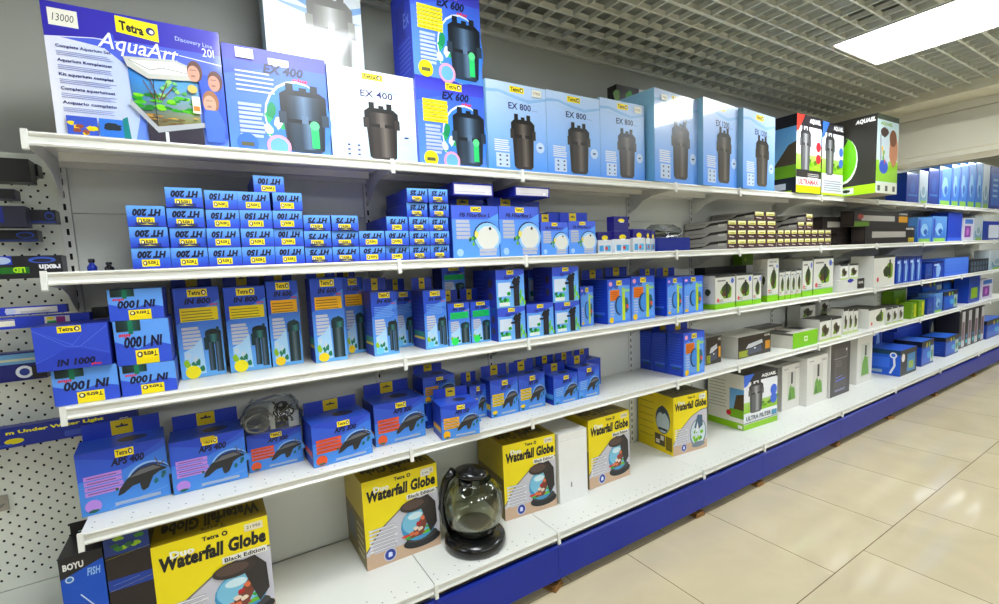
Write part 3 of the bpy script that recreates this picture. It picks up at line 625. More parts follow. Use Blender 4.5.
# far goods
@art('farblue', 'farblue2', 'farblue3')
def a_fb2(f, k, nm):
    f.rect(0, 0, 1, 1, (20, 50, 140), (26, 66, 170))
    if k == 'front':
        if nm == 'farblue': f.circ(.5, .55, .2, (40, 90, 180)); f.rect(.1, .25, .9, .3, (70, 130, 200))
        elif nm == 'farblue2': f.rect(.15, .1, .95, .85, (60, 110, 200)); f.bars(.3, .3, .8, .8, 4, (170, 205, 240), .4)
        else: f.rect(.3, .1, .95, .8, (222, 228, 238)); f.rect(.05, .8, 1, 1, (30, 50, 170))
@art('farclear')
def a_fc(f, k, nm=None):
    f.rect(0, 0, 1, 1, (170, 196, 214), (220, 228, 234))
    if k == 'front': f.rect(.1, .1, .9, .4, (120, 160, 190)); f.rect(.2, 0, .9, .12, (150, 190, 90)); f.circ(.5, .4, .3, (206, 214, 220)); f.circ(.5, .4, .2, (140, 170, 190))
@art('farglare')
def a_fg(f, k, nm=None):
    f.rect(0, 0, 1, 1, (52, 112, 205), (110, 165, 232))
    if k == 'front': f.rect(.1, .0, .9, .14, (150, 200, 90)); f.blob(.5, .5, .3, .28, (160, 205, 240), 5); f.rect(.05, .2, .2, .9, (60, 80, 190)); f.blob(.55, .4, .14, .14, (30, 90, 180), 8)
@art('farstripe', 'farstripe2')
def a_fs(f, k, nm=None):
    f.rect(0, 0, 1, 1, (24, 66, 180), (20, 56, 160))
    if k == 'front': f.poly([(.35, .05), (.6, .05), (.75, .6), (.5, .95), (.3, .6)], (150, 190, 236)); f.rect(.1, .75, .5, .85, (200, 220, 245)); f.rect(0, .9, 1, 1, (16, 30, 90))
@art('paleblue')
def a_plb(f, k, nm=None): f.rect(0, 0, 1, 1, (60, 104, 220), (84, 130, 232)); f.bars(.05, .1, .95, .9, 4, (96, 140, 236), .12)
@art('purple')
def a_pu(f, k, nm=None):
    f.rect(0, 0, 1, 1, (208, 206, 220))
    if k == 'front': f.rect(.1, .15, .7, .65, (120, 40, 150)); f.rect(.1, .75, .9, .95, (60, 110, 190)); f.circ(.4, .4, .12, (200, 120, 200))
@art('bluelog')
def a_bl(f, k, nm=None):
    f.rect(0, 0, 1, 1, (20, 52, 140), (24, 66, 170)); f.rect(0, .78, 1, 1, (16, 20, 32)); f.bars(.1, .2, .9, .7, 4, (40, 84, 190), .3)
    if k == 'front': f.rect(.05, .1, .7, .7, (30, 86, 196), (40, 104, 210)); f.rect(.72, .08, .98, .74, (170, 190, 180)); f.blob(.85, .4, .1, .2, (60, 120, 80), 7); f.circ(.4, .82, .05, (214, 190, 50)); f.circ(.6, .82, .05, (130, 180, 60)); f.blob(.6, .4, .2, .16, (90, 170, 220), 4)
    if k == 'top': f.rect(.05, .05, .95, .95, (50, 110, 220))
@art('handle')
def a_ha(f, k, nm=None):
    f.rect(0, 0, 1, 1, (34, 90, 205))
    if k == 'front': f.rect(0, 0, 1, 1, (24, 26, 34)); f.rect(.4, .1, .9, .8, (60, 130, 190)); f.rect(.5, .2, .8, .5, (150, 180, 90)); f.circ(.15, .7, .1, (240, 240, 244)); return
    if k == 'left': f.rect(0, .82, 1, 1, (20, 60, 90)); f.circ(.8, .8, .1, (236, 240, 246)); f.circ(.8, .8, .06, (60, 120, 220)); f.line([(.82, .72), (.84, .4), (.72, .08)], .06, (226, 234, 244)); f.rect(.2, .08, .5, .2, (150, 180, 200)); f.rect(.05, .3, .7, .7, (60, 112, 226))
@art('limestripe')
def a_ls(f, k, nm=None): f.rect(0, 0, 1, 1, (22, 60, 160)); (f.rect(.2, .15, .8, .55, (150, 190, 60)) if k == 'front' else None)
@art('bottles')
def a_bo(f, k, nm=None):
    f.rect(0, 0, 1, 1, (24, 40, 90))
    if k == 'front':
        for a, c in ((.1, (200, 205, 190)), (.4, (206, 210, 200)), (.65, (220, 190, 70))): f.rect(a, .1, a + .16, .6, c); f.poly([(a, .6), (a + .16, .6), (a + .1, .8), (a + .06, .8)], c)
@art('blackslim')
def a_bs(f, k, nm=None):
    f.rect(0, 0, 1, 1, (34, 32, 34))
    if k == 'front': f.rect(.45, .03, .98, .97, (196, 196, 196)); f.rect(.5, .2, .9, .7, (120, 90, 110)); f.circ(.2, .3, .1, (40, 130, 190)); f.rect(.1, .1, .35, .2, (50, 190, 200))
@art('blackcrate')
def a_bc(f, k, nm=None):
    f.rect(0, 0, 1, 1, (30, 32, 40))
    if k == 'front':
        for i in range(6):
            for j in range(2): f.rect(.06 + i * .155, .12 + j * .42, .15 + i * .155, .42 + j * .42, (90, 110, 130))

# cartons: body, printed faces, flap seam
def carton(kind, w, d, h, glossy=False):
    g = G(['gloss' if glossy else 'card'])
    g.box(-w / 2, w / 2, -d / 2, d / 2, 0, h, (60, 70, 120))
    fn = ART[kind]; nargs = fn.__code__.co_argcount
    faces = {'front': ((-w / 2, -d / 2, 0), (1, 0, 0), (0, 0, 1), w, h), 'left': ((-w / 2, d / 2, 0), (0, -1, 0), (0, 0, 1), d, h),
             'right': ((w / 2, -d / 2, 0), (0, 1, 0), (0, 0, 1), d, h), 'top': ((-w / 2, -d / 2, h), (1, 0, 0), (0, 1, 0), w, d),
             'bottom': ((-w / 2, d / 2, 0), (1, 0, 0), (0, -1, 0), w, d)}
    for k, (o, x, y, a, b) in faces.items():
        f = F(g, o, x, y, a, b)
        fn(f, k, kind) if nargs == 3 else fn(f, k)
        if k == 'top':
            f.flip = False; f.line([(0, .5), (1, .5)], 0.004, (200, 200, 196) if kind in ('whitebox',) else (70, 80, 120) if kind not in ('globe', 'globeb') else (120, 104, 20))
    return g

_mesh = {}
def place(row):
    kind, name, label, cat, group, x, y, z, rz, w, d, h, fl = row
    glossy = 'g' in fl or kind in ('ex1200', 'exback', 'farglare', 'farclear', 'aqart')
    if kind not in _mesh: _mesh[kind] = (carton(kind, w, d, h, glossy).data(name), w, d, h)
    me, w0, d0, h0 = _mesh[kind]
    o = bpy.data.objects.new(name, me); COL.objects.link(o)
    o.location = (x, y, z); o.rotation_euler = (0, 0, rz); o.scale = (w / w0, d / d0, h / h0)
    tag(o, label, cat, group or None)
    def child(g, nm, loc=(0, 0, 0)):
        c = g.obj(nm, o); c.location = (loc[0] / o.scale[0], loc[1] / o.scale[1], loc[2] / o.scale[2]); c.scale = (1 / o.scale[0], 1 / o.scale[1], 1 / o.scale[2]); return c
    if fl in ('flap', 'flap2', 'flapk'):
        g = G(); fh = {'flap': min(.052, h * .3), 'flap2': .05, 'flapk': .04}[fl]; dk = (26, 22, 24) if fl == 'flapk' else (30, 58, 178)
        g.box(-w * .46, w * .46, -.001, .001, 0, fh, dk)
        f = F(g, (-w * .46, -.001, 0), (1, 0, 0), (0, 0, 1), w * .92, fh)
        if fl != 'flapk':
            f.rect(.36, .05, .64, .97, (214, 190, 20)); f.poly([(.42, .5), (.58, .5), (.58, .62), (.52, .62), (.5, .78), (.48, .62), (.42, .62)], (30, 30, 60))
        else: f.rect(.4, .5, .6, .7, (190, 190, 180)); f.line([(.2, .25), (.8, .3)], .03, (160, 200, 180))
        child(g, 'hang_flap', (0, d / 2 - .0015, h + .0004))
        if fl == 'flap2':
            g = G(); g.box(-.02, .02, -.0005, .0005, -.016, .0, (214, 190, 20)); c = child(g, 'flap_sticker', (0, -d / 2 - .004, h + .0))
    if fl == 'tab':
        g = G(); g.box(-w * .3, w * .3, -.003, 0, -h * .02, h * .14, (24, 40, 140)); f = F(g, (-w * .3, -.003, -h * .02), (1, 0, 0), (0, 0, 1), w * .6, h * .16)
        f.rect(.1, .2, .9, .8, (70, 70, 60)); f.poly([(.2, .3), (.8, .3), (.55, .5), (.5, .8), (.45, .5)], (236, 220, 90)); child(g, 'hang_tab', (0, -d / 2 - .001, h * .06))
    if fl == 's':
        g = G(); sw, sh = (.05, .03) if kind != 'globe' else (.04, .025); g.box(-sw / 2, sw / 2, -.0006, 0, 0, sh, (240, 238, 226)); f = F(g, (-sw / 2, -.0006, 0), (1, 0, 0), (0, 0, 1), sw, sh)
        f.text('21990' if kind in ('globe', 'globeb') else '17900', .15, .3, .85, .7, (120, 110, 90))
        child(g, 'price_sticker', (w * (.33 if kind[:2] != 'ex' or kind == 'ex800' else -.3), -d / 2 - .0045, h * .885))
    return o

TABLE = [
    ('aqart', 'aquarium_box', 'large violet-blue box with a planted tank picture, leftmost on the top shelf', 'box', '', -0.1011, -0.215, 1.834, 0.0, 0.4058, 0.2, 0.3498, ''),
    ('ex400p', 'filter_box', 'blue external filter box with a small white price sticker, right of the aquarium set box', 'box', 'boxes on the top shelf', 0.2597, -0.215, 1.834, 0.0, 0.3071, 0.2, 0.3241, 's'),
    ('ex400', 'filter_box', 'pale white-blue filter box with brown canister picture, under the tall white box', 'box', 'boxes on the top shelf', 0.5813, -0.21, 1.834, 0.0, 0.3196, 0.18, 0.3238, ''),
    ('ex600p', 'filter_box', 'blue filter box with yellow text block, lower of the stacked blue pair', 'box', 'boxes on the top shelf', 0.8913, -0.22, 1.834, 0.0, 0.2992, 0.2, 0.3331, ''),
    ('ex600p', 'filter_box', 'blue filter box with yellow text block, upper of the stacked blue pair near the ceiling', 'box', 'boxes on the top shelf', 0.8895, -0.22, 2.1683, 0.0, 0.3001, 0.2, 0.347, ''),
    ('exback', 'filter_box', 'tall glossy white box with a faded filter picture, behind the blue and white ones', 'box', 'boxes on the top shelf', 0.4422, -0.052, 1.834, 0.0, 0.3559, 0.096, 0.719, ''),
    ('ex800', 'filter_box', 'first of the three light-blue filter boxes right of the stacked pair, with a price sticker', 'box', 'light-blue filter boxes on the top shelf', 1.2009, -0.23, 1.834, 0.0, 0.3093, 0.2, 0.3653, 's'),
    ('ex800', 'filter_box', 'middle of the three light-blue filter boxes with brown canisters', 'box', 'light-blue filter boxes on the top shelf', 1.5197, -0.23, 1.834, 0.0, 0.3251, 0.2, 0.369, ''),
    ('ex800', 'filter_box', 'last of the three light-blue filter boxes, beside the dark leafy box', 'box', 'light-blue filter boxes on the top shelf', 1.8401, -0.23, 1.834, 0.0, 0.3124, 0.2, 0.3815, 's'),
    ('leafy', 'filter_box', 'dark box with green leaves peeking out behind the light-blue filter boxes', 'box', '', 2.2069, -0.05, 1.834, 0.0, 0.3047, 0.07, 0.5808, ''),
    ('ex1200', 'filter_box', 'tall light-blue filter box with a price sticker, left of the lamp glare', 'box', 'tall light-blue filter boxes on the top shelf', 2.2224, -0.2404, 1.834, 0.0841, 0.4048, 0.22, 0.4683, 's'),
    ('ex1200', 'filter_box', 'tall light-blue filter box with the lamp glare across its top', 'box', 'tall light-blue filter boxes on the top shelf', 2.6201, -0.2404, 1.834, 0.0818, 0.3862, 0.22, 0.4795, ''),
    ('ex1200', 'filter_box', 'tall light-blue filter box next to the black-topped boxes', 'box', 'tall light-blue filter boxes on the top shelf', 3.0239, -0.2404, 1.834, 0.0801, 0.4176, 0.22, 0.4711, ''),
    ('ultra', 'filter_box', 'black and white filter box with a red corner and dark left side', 'box', '', 3.608, -0.24, 1.834, 0.0, 0.3369, 0.26, 0.5175, ''),
    ('ultra2', 'filter_box', 'black-topped filter box with blue corner and green meadow, tucked against the big black box', 'box', '', 3.9771, -0.26, 1.834, 0.0, 0.3235, 0.2, 0.513, ''),
    ('aquael', 'aquarium_box', 'large black and lime box with a child on its front overhanging the top shelf', 'box', '', 4.3541, -0.3797, 1.834, -0.019, 0.3584, 0.36, 0.56, ''),
    ('farblue', 'filter_box', 'dark blue box just right of the black and lime box', 'box', 'blue boxes far along the top shelf', 5.7061, -0.22, 1.834, 0.0, 0.2901, 0.16, 0.2814, 'g'),
    ('farclear', 'filter_box', 'pale shiny packet between two dark blue boxes on the far top shelf', 'box', 'blue boxes far along the top shelf', 5.9745, -0.22, 1.834, 0.0, 0.2184, 0.16, 0.3193, 'g'),
    ('farblue', 'filter_box', 'dark navy box under the beam on the far top shelf', 'box', 'blue boxes far along the top shelf', 6.2487, -0.22, 1.834, 0.0, 0.2737, 0.16, 0.3547, 'g'),
    ('farglare', 'filter_box', 'pale blue wrapped box, first of the glaring row on the far top shelf', 'box', 'blue boxes far along the top shelf', 6.5704, -0.22, 1.834, 0.0, 0.338, 0.16, 0.3941, 'g'),
    ('farglare', 'filter_box', 'pale blue wrapped box, second of the glaring row on the far top shelf', 'box', 'blue boxes far along the top shelf', 6.8736, -0.22, 1.834, 0.0, 0.2345, 0.16, 0.4394, 'g'),
    ('farglare', 'filter_box', 'pale blue wrapped box, third of the glaring row on the far top shelf', 'box', 'blue boxes far along the top shelf', 7.1323, -0.22, 1.834, 0.0, 0.2474, 0.16, 0.4681, 'g'),
    ('farglare', 'filter_box', 'pale blue wrapped box, fourth of the glaring row on the far top shelf', 'box', 'blue boxes far along the top shelf', 7.4053, -0.22, 1.834, 0.0, 0.2613, 0.16, 0.4984, 'g'),
    ('farglare', 'filter_box', 'pale blue wrapped box, fifth of the glaring row on the far top shelf', 'box', 'blue boxes far along the top shelf', 7.6748, -0.22, 1.834, 0.0, 0.2385, 0.16, 0.5193, 'g'),
    ('farclear', 'filter_box', 'clear packet with a pale ring near the right edge of the top shelf', 'box', 'blue boxes far along the top shelf', 7.9401, -0.22, 1.834, 0.0, 0.2509, 0.16, 0.5158, 'g'),
    ('farblue2', 'filter_box', 'blue box with white lettering at the right edge of the top shelf', 'box', 'blue boxes far along the top shelf', 8.3043, -0.22, 1.834, 0.0, 0.4344, 0.16, 0.5121, 'g'),
    ('HT 200', 'heater_box', 'upside-down blue heater box, bottom in the leftmost stack of the second shelf', 'box', 'heater boxes in stacks on the second shelf', -0.127, -0.2271, 1.4701, 0.0, 0.0907, 0.24, 0.0591, ''),
    ('HT 200', 'heater_box', 'upside-down blue heater box, second from the bottom in the leftmost stack of the second shelf', 'box', 'heater boxes in stacks on the second shelf', -0.1266, -0.229, 1.5304, 0.0, 0.0904, 0.24, 0.0591, 'tab'),
    ('HT 200', 'heater_box', 'upside-down blue heater box, topmost in the leftmost stack of the second shelf', 'box', 'heater boxes in stacks on the second shelf', -0.1276, -0.2282, 1.5907, 0.0, 0.0898, 0.24, 0.0591, 'tab'),
    ('HT 200', 'heater_box', 'upside-down blue heater box, bottom in the second stack of the second shelf', 'box', 'heater boxes in stacks on the second shelf', -0.0333, -0.2248, 1.4701, 0.0, 0.0938, 0.24, 0.0581, ''),
    ('HT 200', 'heater_box', 'upside-down blue heater box, second from the bottom in the second stack of the second shelf', 'box', 'heater boxes in stacks on the second shelf', -0.0311, -0.2175, 1.5294, 0.0, 0.0928, 0.24, 0.0581, 'tab'),
    ('HT 200', 'heater_box', 'upside-down blue heater box, third from the bottom in the second stack of the second shelf', 'box', 'heater boxes in stacks on the second shelf', -0.033, -0.2197, 1.5887, 0.0, 0.0936, 0.24, 0.0581, 'tab'),
    ('HT 200', 'heater_box', 'upside-down blue heater box, topmost in the second stack of the second shelf', 'box', 'heater boxes in stacks on the second shelf', -0.0316, -0.2229, 1.648, 0.0, 0.0924, 0.24, 0.0581, 'tab'),
    ('HT 150', 'heater_box', 'upside-down blue heater box, bottom in the third stack of the second shelf', 'box', 'heater boxes in stacks on the second shelf', 0.0599, -0.228, 1.4701, 0.0, 0.0894, 0.24, 0.0571, ''),
    ('HT 150', 'heater_box', 'upside-down blue heater box, second from the bottom in the third stack of the second shelf', 'box', 'heater boxes in stacks on the second shelf', 0.0598, -0.2289, 1.5284, 0.0, 0.0879, 0.24, 0.0571, ''),
    ('HT 150', 'heater_box', 'upside-down blue heater box, third from the bottom in the third stack of the second shelf', 'box', 'heater boxes in stacks on the second shelf', 0.0639, -0.2174, 1.5867, 0.0, 0.0895, 0.24, 0.0571, ''),
    ('HT 150', 'heater_box', 'upside-down blue heater box, topmost in the third stack of the second shelf', 'box', 'heater boxes in stacks on the second shelf', 0.0639, -0.2191, 1.645, 0.0, 0.0877, 0.24, 0.0571, ''),
    ('HT 150', 'heater_box', 'upside-down blue heater box, bottom in the fourth stack of the second shelf', 'box', 'heater boxes in stacks on the second shelf', 0.1532, -0.2277, 1.4701, 0.0, 0.0941, 0.24, 0.0571, ''),
    ('HT 150', 'heater_box', 'upside-down blue heater box, second from the bottom in the fourth stack of the second shelf', 'box', 'heater boxes in stacks on the second shelf', 0.155, -0.2261, 1.5284, 0.0, 0.094, 0.24, 0.0571, ''),
    ('HT 150', 'heater_box', 'upside-down blue heater box, third from the bottom in the fourth stack of the second shelf', 'box', 'heater boxes in stacks on the second shelf', 0.1573, -0.2202, 1.5867, 0.0, 0.0941, 0.24, 0.0571, ''),
    ('HT 150', 'heater_box', 'upside-down blue heater box, topmost in the fourth stack of the second shelf', 'box', 'heater boxes in stacks on the second shelf', 0.1545, -0.2181, 1.645, 0.0, 0.0924, 0.24, 0.0571, ''),
    ('HT 100', 'heater_box', 'upside-down blue heater box, bottom in the fifth stack of the second shelf', 'box', 'heater boxes in stacks on the second shelf', 0.2474, -0.2219, 1.4701, 0.0, 0.0898, 0.24, 0.0571, ''),
    ('HT 100', 'heater_box', 'upside-down blue heater box, second from the bottom in the fifth stack of the second shelf', 'box', 'heater boxes in stacks on the second shelf', 0.2484, -0.221, 1.5284, 0.0, 0.0897, 0.24, 0.0571, ''),
    ('HT 100', 'heater_box', 'upside-down blue heater box, third from the bottom in the fifth stack of the second shelf', 'box', 'heater boxes in stacks on the second shelf', 0.2492, -0.2279, 1.5867, 0.0, 0.0891, 0.24, 0.0571, ''),
    ('HT 100', 'heater_box', 'upside-down blue heater box, topmost in the fifth stack of the second shelf', 'box', 'heater boxes in stacks on the second shelf', 0.253, -0.2291, 1.645, 0.0, 0.0889, 0.24, 0.0571, ''),
    ('HT 75', 'heater_box', 'upside-down blue heater box, bottom in the sixth stack of the second shelf', 'box', 'heater boxes in stacks on the second shelf', 0.3399, -0.2183, 1.4701, 0.0, 0.0875, 0.24, 0.0531, 'tab'),
    ('HT 75', 'heater_box', 'upside-down blue heater box, second from the bottom in the sixth stack of the second shelf', 'box', 'heater boxes in stacks on the second shelf', 0.3397, -0.2227, 1.5244, 0.0, 0.0871, 0.24, 0.0531, 'tab'),
    ('HT 75', 'heater_box', 'upside-down blue heater box, topmost in the sixth stack of the second shelf', 'box', 'heater boxes in stacks on the second shelf', 0.3423, -0.2177, 1.5787, 0.0, 0.0871, 0.24, 0.0531, 'tab'),
    ('HT 75', 'heater_box', 'upside-down blue heater box, bottom in the seventh stack of the second shelf', 'box', 'heater boxes in stacks on the second shelf', 0.4322, -0.218, 1.4701, 0.0, 0.0918, 0.24, 0.0531, 'tab'),
    ('HT 75', 'heater_box', 'upside-down blue heater box, second from the bottom in the seventh stack of the second shelf', 'box', 'heater boxes in stacks on the second shelf', 0.4333, -0.2185, 1.5244, 0.0, 0.0916, 0.24, 0.0531, 'tab'),
    ('HT 75', 'heater_box', 'upside-down blue heater box, topmost in the seventh stack of the second shelf', 'box', 'heater boxes in stacks on the second shelf', 0.4348, -0.2246, 1.5787, 0.0, 0.0911, 0.24, 0.0531, 'tab'),
    ('HT 50', 'heater_box', 'upside-down blue heater box, bottom in the eighth stack of the second shelf', 'box', 'heater boxes in stacks on the second shelf', 0.5259, -0.2244, 1.4701, 0.0, 0.0931, 0.24, 0.0531, ''),
    ('HT 50', 'heater_box', 'upside-down blue heater box, topmost in the eighth stack of the second shelf', 'box', 'heater boxes in stacks on the second shelf', 0.5257, -0.2281, 1.5244, 0.0, 0.0927, 0.24, 0.0531, ''),
    ('HT 50', 'heater_box', 'upside-down blue heater box, bottom in the ninth stack of the second shelf', 'box', 'heater boxes in stacks on the second shelf', 0.6221, -0.219, 1.4701, 0.0, 0.0903, 0.24, 0.0531, ''),
    ('HT 50', 'heater_box', 'upside-down blue heater box, topmost in the ninth stack of the second shelf', 'box', 'heater boxes in stacks on the second shelf', 0.6204, -0.2298, 1.5244, 0.0, 0.0895, 0.24, 0.0531, ''),
    ('HT 25', 'heater_box', 'upside-down blue heater box, bottom in the tenth stack of the second shelf', 'box', 'heater boxes in stacks on the second shelf', 0.7105, -0.2216, 1.4701, 0.0, 0.0831, 0.24, 0.0526, 'tab'),
    ('HT 25', 'heater_box', 'upside-down blue heater box, second from the bottom in the tenth stack of the second shelf', 'box', 'heater boxes in stacks on the second shelf', 0.7117, -0.2265, 1.5239, 0.0, 0.0826, 0.24, 0.0526, 'tab'),
    ('HT 25', 'heater_box', 'upside-down blue heater box, third from the bottom in the tenth stack of the second shelf', 'box', 'heater boxes in stacks on the second shelf', 0.7129, -0.2238, 1.5777, 0.0, 0.0799, 0.24, 0.0526, 'tab'),
    ('HT 25', 'heater_box', 'upside-down blue heater box, fourth from the bottom in the tenth stack of the second shelf', 'box', 'heater boxes in stacks on the second shelf', 0.7117, -0.2164, 1.6315, 0.0, 0.0828, 0.24, 0.0526, 'tab'),
    ('HT 25', 'heater_box', 'upside-down blue heater box, topmost in the tenth stack of the second shelf', 'box', 'heater boxes in stacks on the second shelf', 0.7127, -0.2246, 1.6853, 0.0, 0.0822, 0.24, 0.0526, 'tab'),
    ('HT 25', 'heater_box', 'upside-down blue heater box, bottom in the last stack of the second shelf', 'box', 'heater boxes in stacks on the second shelf', 0.7958, -0.2215, 1.4701, 0.0, 0.0816, 0.24, 0.0526, 'tab'),
    ('HT 25', 'heater_box', 'upside-down blue heater box, second from the bottom in the last stack of the second shelf', 'box', 'heater boxes in stacks on the second shelf', 0.7959, -0.2265, 1.5239, 0.0, 0.0812, 0.24, 0.0526, 'tab'),
    ('HT 25', 'heater_box', 'upside-down blue heater box, third from the bottom in the last stack of the second shelf', 'box', 'heater boxes in stacks on the second shelf', 0.7967, -0.2199, 1.5777, 0.0, 0.0814, 0.24, 0.0526, 'tab'),
    ('HT 25', 'heater_box', 'upside-down blue heater box, fourth from the bottom in the last stack of the second shelf', 'box', 'heater boxes in stacks on the second shelf', 0.8012, -0.2226, 1.6315, 0.0, 0.0811, 0.24, 0.0526, 'tab'),
    ('HT 25', 'heater_box', 'upside-down blue heater box, topmost in the last stack of the second shelf', 'box', 'heater boxes in stacks on the second shelf', 0.7972, -0.229, 1.6853, 0.0, 0.0806, 0.24, 0.0526, 'tab'),
    ('HT 100', 'heater_box', 'lone upside-down heater box perched on top of the fourth and fifth stacks', 'box', 'heater boxes in stacks on the second shelf', 0.2049, -0.21, 1.7033, 0.0, 0.0908, 0.22, 0.055, ''),
    ('HT 75', 'heater_box', 'upside-down heater box sticking out above the eighth and ninth stacks', 'box', 'heater boxes in stacks on the second shelf', 0.6313, -0.2, 1.5787, 0.0, 0.0822, 0.26, 0.0535, ''),
    ('fb', 'filter_box', 'light-blue box with white round filter, left one of the larger pair', 'box', 'boxes with white round filters', 0.97, -0.275, 1.4701, 0.0, 0.2208, 0.11, 0.2117, 'flap'),
    ('fb', 'filter_box', 'light-blue box with white round filter, right one of the larger pair', 'box', 'boxes with white round filters', 1.1896, -0.275, 1.4701, 0.0, 0.2101, 0.11, 0.2138, 'flap'),
    ('fb', 'filter_box', 'small light-blue box with white round filter, beside the larger pair', 'box', 'boxes with white round filters', 1.3836, -0.295, 1.4701, 0.0, 0.1577, 0.07, 0.1487, 'flap'),
    ('fb', 'filter_box', 'small light-blue box with white round filter, nearest the dark blue pouches', 'box', 'boxes with white round filters', 1.5526, -0.295, 1.4701, 0.0, 0.1709, 0.07, 0.1548, 'flap'),
    ('plainblue', 'filter_box', 'plain blue box hidden behind the larger round-filter boxes, left', 'box', 'boxes with white round filters', 1.0285, -0.14, 1.4701, 0.0, 0.2231, 0.12, 0.2509, ''),
    ('plainblue', 'filter_box', 'plain blue box hidden behind the larger round-filter boxes, right', 'box', 'boxes with white round filters', 1.2728, -0.14, 1.4701, 0.0, 0.2513, 0.12, 0.2585, ''),
    ('slot', 'filter_box', 'dark blue box lying flat with a white recessed end, left of two on top', 'box', 'boxes with white round filters', 0.9665, -0.18, 1.7222, 0.0, 0.1884, 0.3, 0.0504, ''),
    ('slot', 'filter_box', 'dark blue box lying flat with a white recessed end, right of two on top', 'box', 'boxes with white round filters', 1.2664, -0.18, 1.7298, 0.0, 0.1884, 0.3, 0.0417, ''),
    ('plainblue', 'filter_box', 'plain blue box behind the small round-filter boxes', 'box', 'boxes with white round filters', 1.5602, -0.175, 1.4701, 0.0, 0.253, 0.09, 0.2083, ''),
    ('pouch', 'filter_pouch', 'white pouch with dark blue head, leftmost of the row beside the round-filter boxes', 'pouch', 'dark blue pouches on the second shelf', 1.73, -0.265, 1.4701, 0.0, 0.0967, 0.07, 0.1058, ''),
    ('pouch', 'filter_pouch', 'white pouch with dark blue head, second of the row', 'pouch', 'dark blue pouches on the second shelf', 1.8352, -0.285, 1.4701, 0.0, 0.1126, 0.07, 0.109, ''),
    ('pouch2', 'filter_pouch', 'small dark blue pouch standing alone on top of the pouch row', 'pouch', 'dark blue pouches on the second shelf', 1.8488, -0.275, 1.5803, 0.0, 0.1053, 0.05, 0.075, ''),
    ('pouch', 'filter_pouch', 'white pouch with dark blue head, third and widest of the row', 'pouch', 'dark blue pouches on the second shelf', 1.946, -0.295, 1.4701, 0.0, 0.0878, 0.07, 0.1184, ''),
    ('pouch', 'filter_pouch', 'white pouch with dark blue head, fourth of the row', 'pouch', 'dark blue pouches on the second shelf', 2.0374, -0.275, 1.4701, 0.0, 0.038, 0.07, 0.115, ''),
    ('pouch', 'filter_pouch', 'white pouch with dark blue head, last of the row beside the blue tray', 'pouch', 'dark blue pouches on the second shelf', 2.0775, -0.275, 1.4701, 0.0, 0.0312, 0.07, 0.1097, ''),
    ('tray', 'storage_tray', 'low dark blue tray left of the stacked light tubes', 'tray', '', 2.2299, -0.24, 1.4701, 0.0, 0.2723, 0.18, 0.0706, ''),
    ('tube', 'lamp_carton', 'grey and yellow lamp carton seen end-on, bottom row, leftmost column of the left pile', 'carton', 'long lamp cartons stacked end-on', 2.7673, -0.185, 1.4701, 0.0, 0.1011, 0.3, 0.0575, ''),
    ('tube', 'lamp_carton', 'grey and yellow lamp carton seen end-on, middle row, leftmost column of the left pile', 'carton', 'long lamp cartons stacked end-on', 2.7673, -0.185, 1.5288, 0.0, 0.1009, 0.3, 0.0575, ''),
    ('tube', 'lamp_carton', 'grey and yellow lamp carton seen end-on, upper row, leftmost column of the left pile', 'carton', 'long lamp cartons stacked end-on', 2.7673, -0.185, 1.5875, 0.0, 0.1007, 0.3, 0.0575, ''),
    ('tube', 'lamp_carton', 'grey and yellow lamp carton seen end-on, bottom row, second column of the left pile', 'carton', 'long lamp cartons stacked end-on', 2.8719, -0.185, 1.4701, 0.0, 0.105, 0.3, 0.0575, ''),
    ('tube', 'lamp_carton', 'grey and yellow lamp carton seen end-on, middle row, second column of the left pile', 'carton', 'long lamp cartons stacked end-on', 2.8719, -0.185, 1.5288, 0.0, 0.1048, 0.3, 0.0575, ''),
    ('tube', 'lamp_carton', 'grey and yellow lamp carton seen end-on, upper row, second column of the left pile', 'carton', 'long lamp cartons stacked end-on', 2.8719, -0.185, 1.5875, 0.0, 0.1046, 0.3, 0.0575, ''),
    ('tube', 'lamp_carton', 'grey and yellow lamp carton seen end-on, bottom row, third column of the left pile', 'carton', 'long lamp cartons stacked end-on', 2.9806, -0.185, 1.4701, 0.0, 0.1092, 0.3, 0.0575, ''),
    ('tube', 'lamp_carton', 'grey and yellow lamp carton seen end-on, middle row, third column of the left pile', 'carton', 'long lamp cartons stacked end-on', 2.9806, -0.185, 1.5288, 0.0, 0.1089, 0.3, 0.0575, ''),
    ('tube', 'lamp_carton', 'grey and yellow lamp carton seen end-on, upper row, third column of the left pile', 'carton', 'long lamp cartons stacked end-on', 2.9806, -0.185, 1.5875, 0.0, 0.1087, 0.3, 0.0575, ''),
    ('tube', 'lamp_carton', 'grey and yellow lamp carton seen end-on, bottom row, fourth column of the left pile', 'carton', 'long lamp cartons stacked end-on', 3.0936, -0.185, 1.4701, 0.0, 0.1136, 0.3, 0.0575, ''),
    ('tube', 'lamp_carton', 'grey and yellow lamp carton seen end-on, middle row, fourth column of the left pile', 'carton', 'long lamp cartons stacked end-on', 3.0936, -0.185, 1.5288, 0.0, 0.1133, 0.3, 0.0575, ''),
    ('tube', 'lamp_carton', 'grey and yellow lamp carton seen end-on, upper row, fourth column of the left pile', 'carton', 'long lamp cartons stacked end-on', 3.0936, -0.185, 1.5875, 0.0, 0.1131, 0.3, 0.0575, ''),
    ('tube', 'lamp_carton', 'grey and yellow lamp carton seen end-on, bottom row, last column of the left pile', 'carton', 'long lamp cartons stacked end-on', 3.2111, -0.185, 1.4701, 0.0, 0.1182, 0.3, 0.0575, ''),
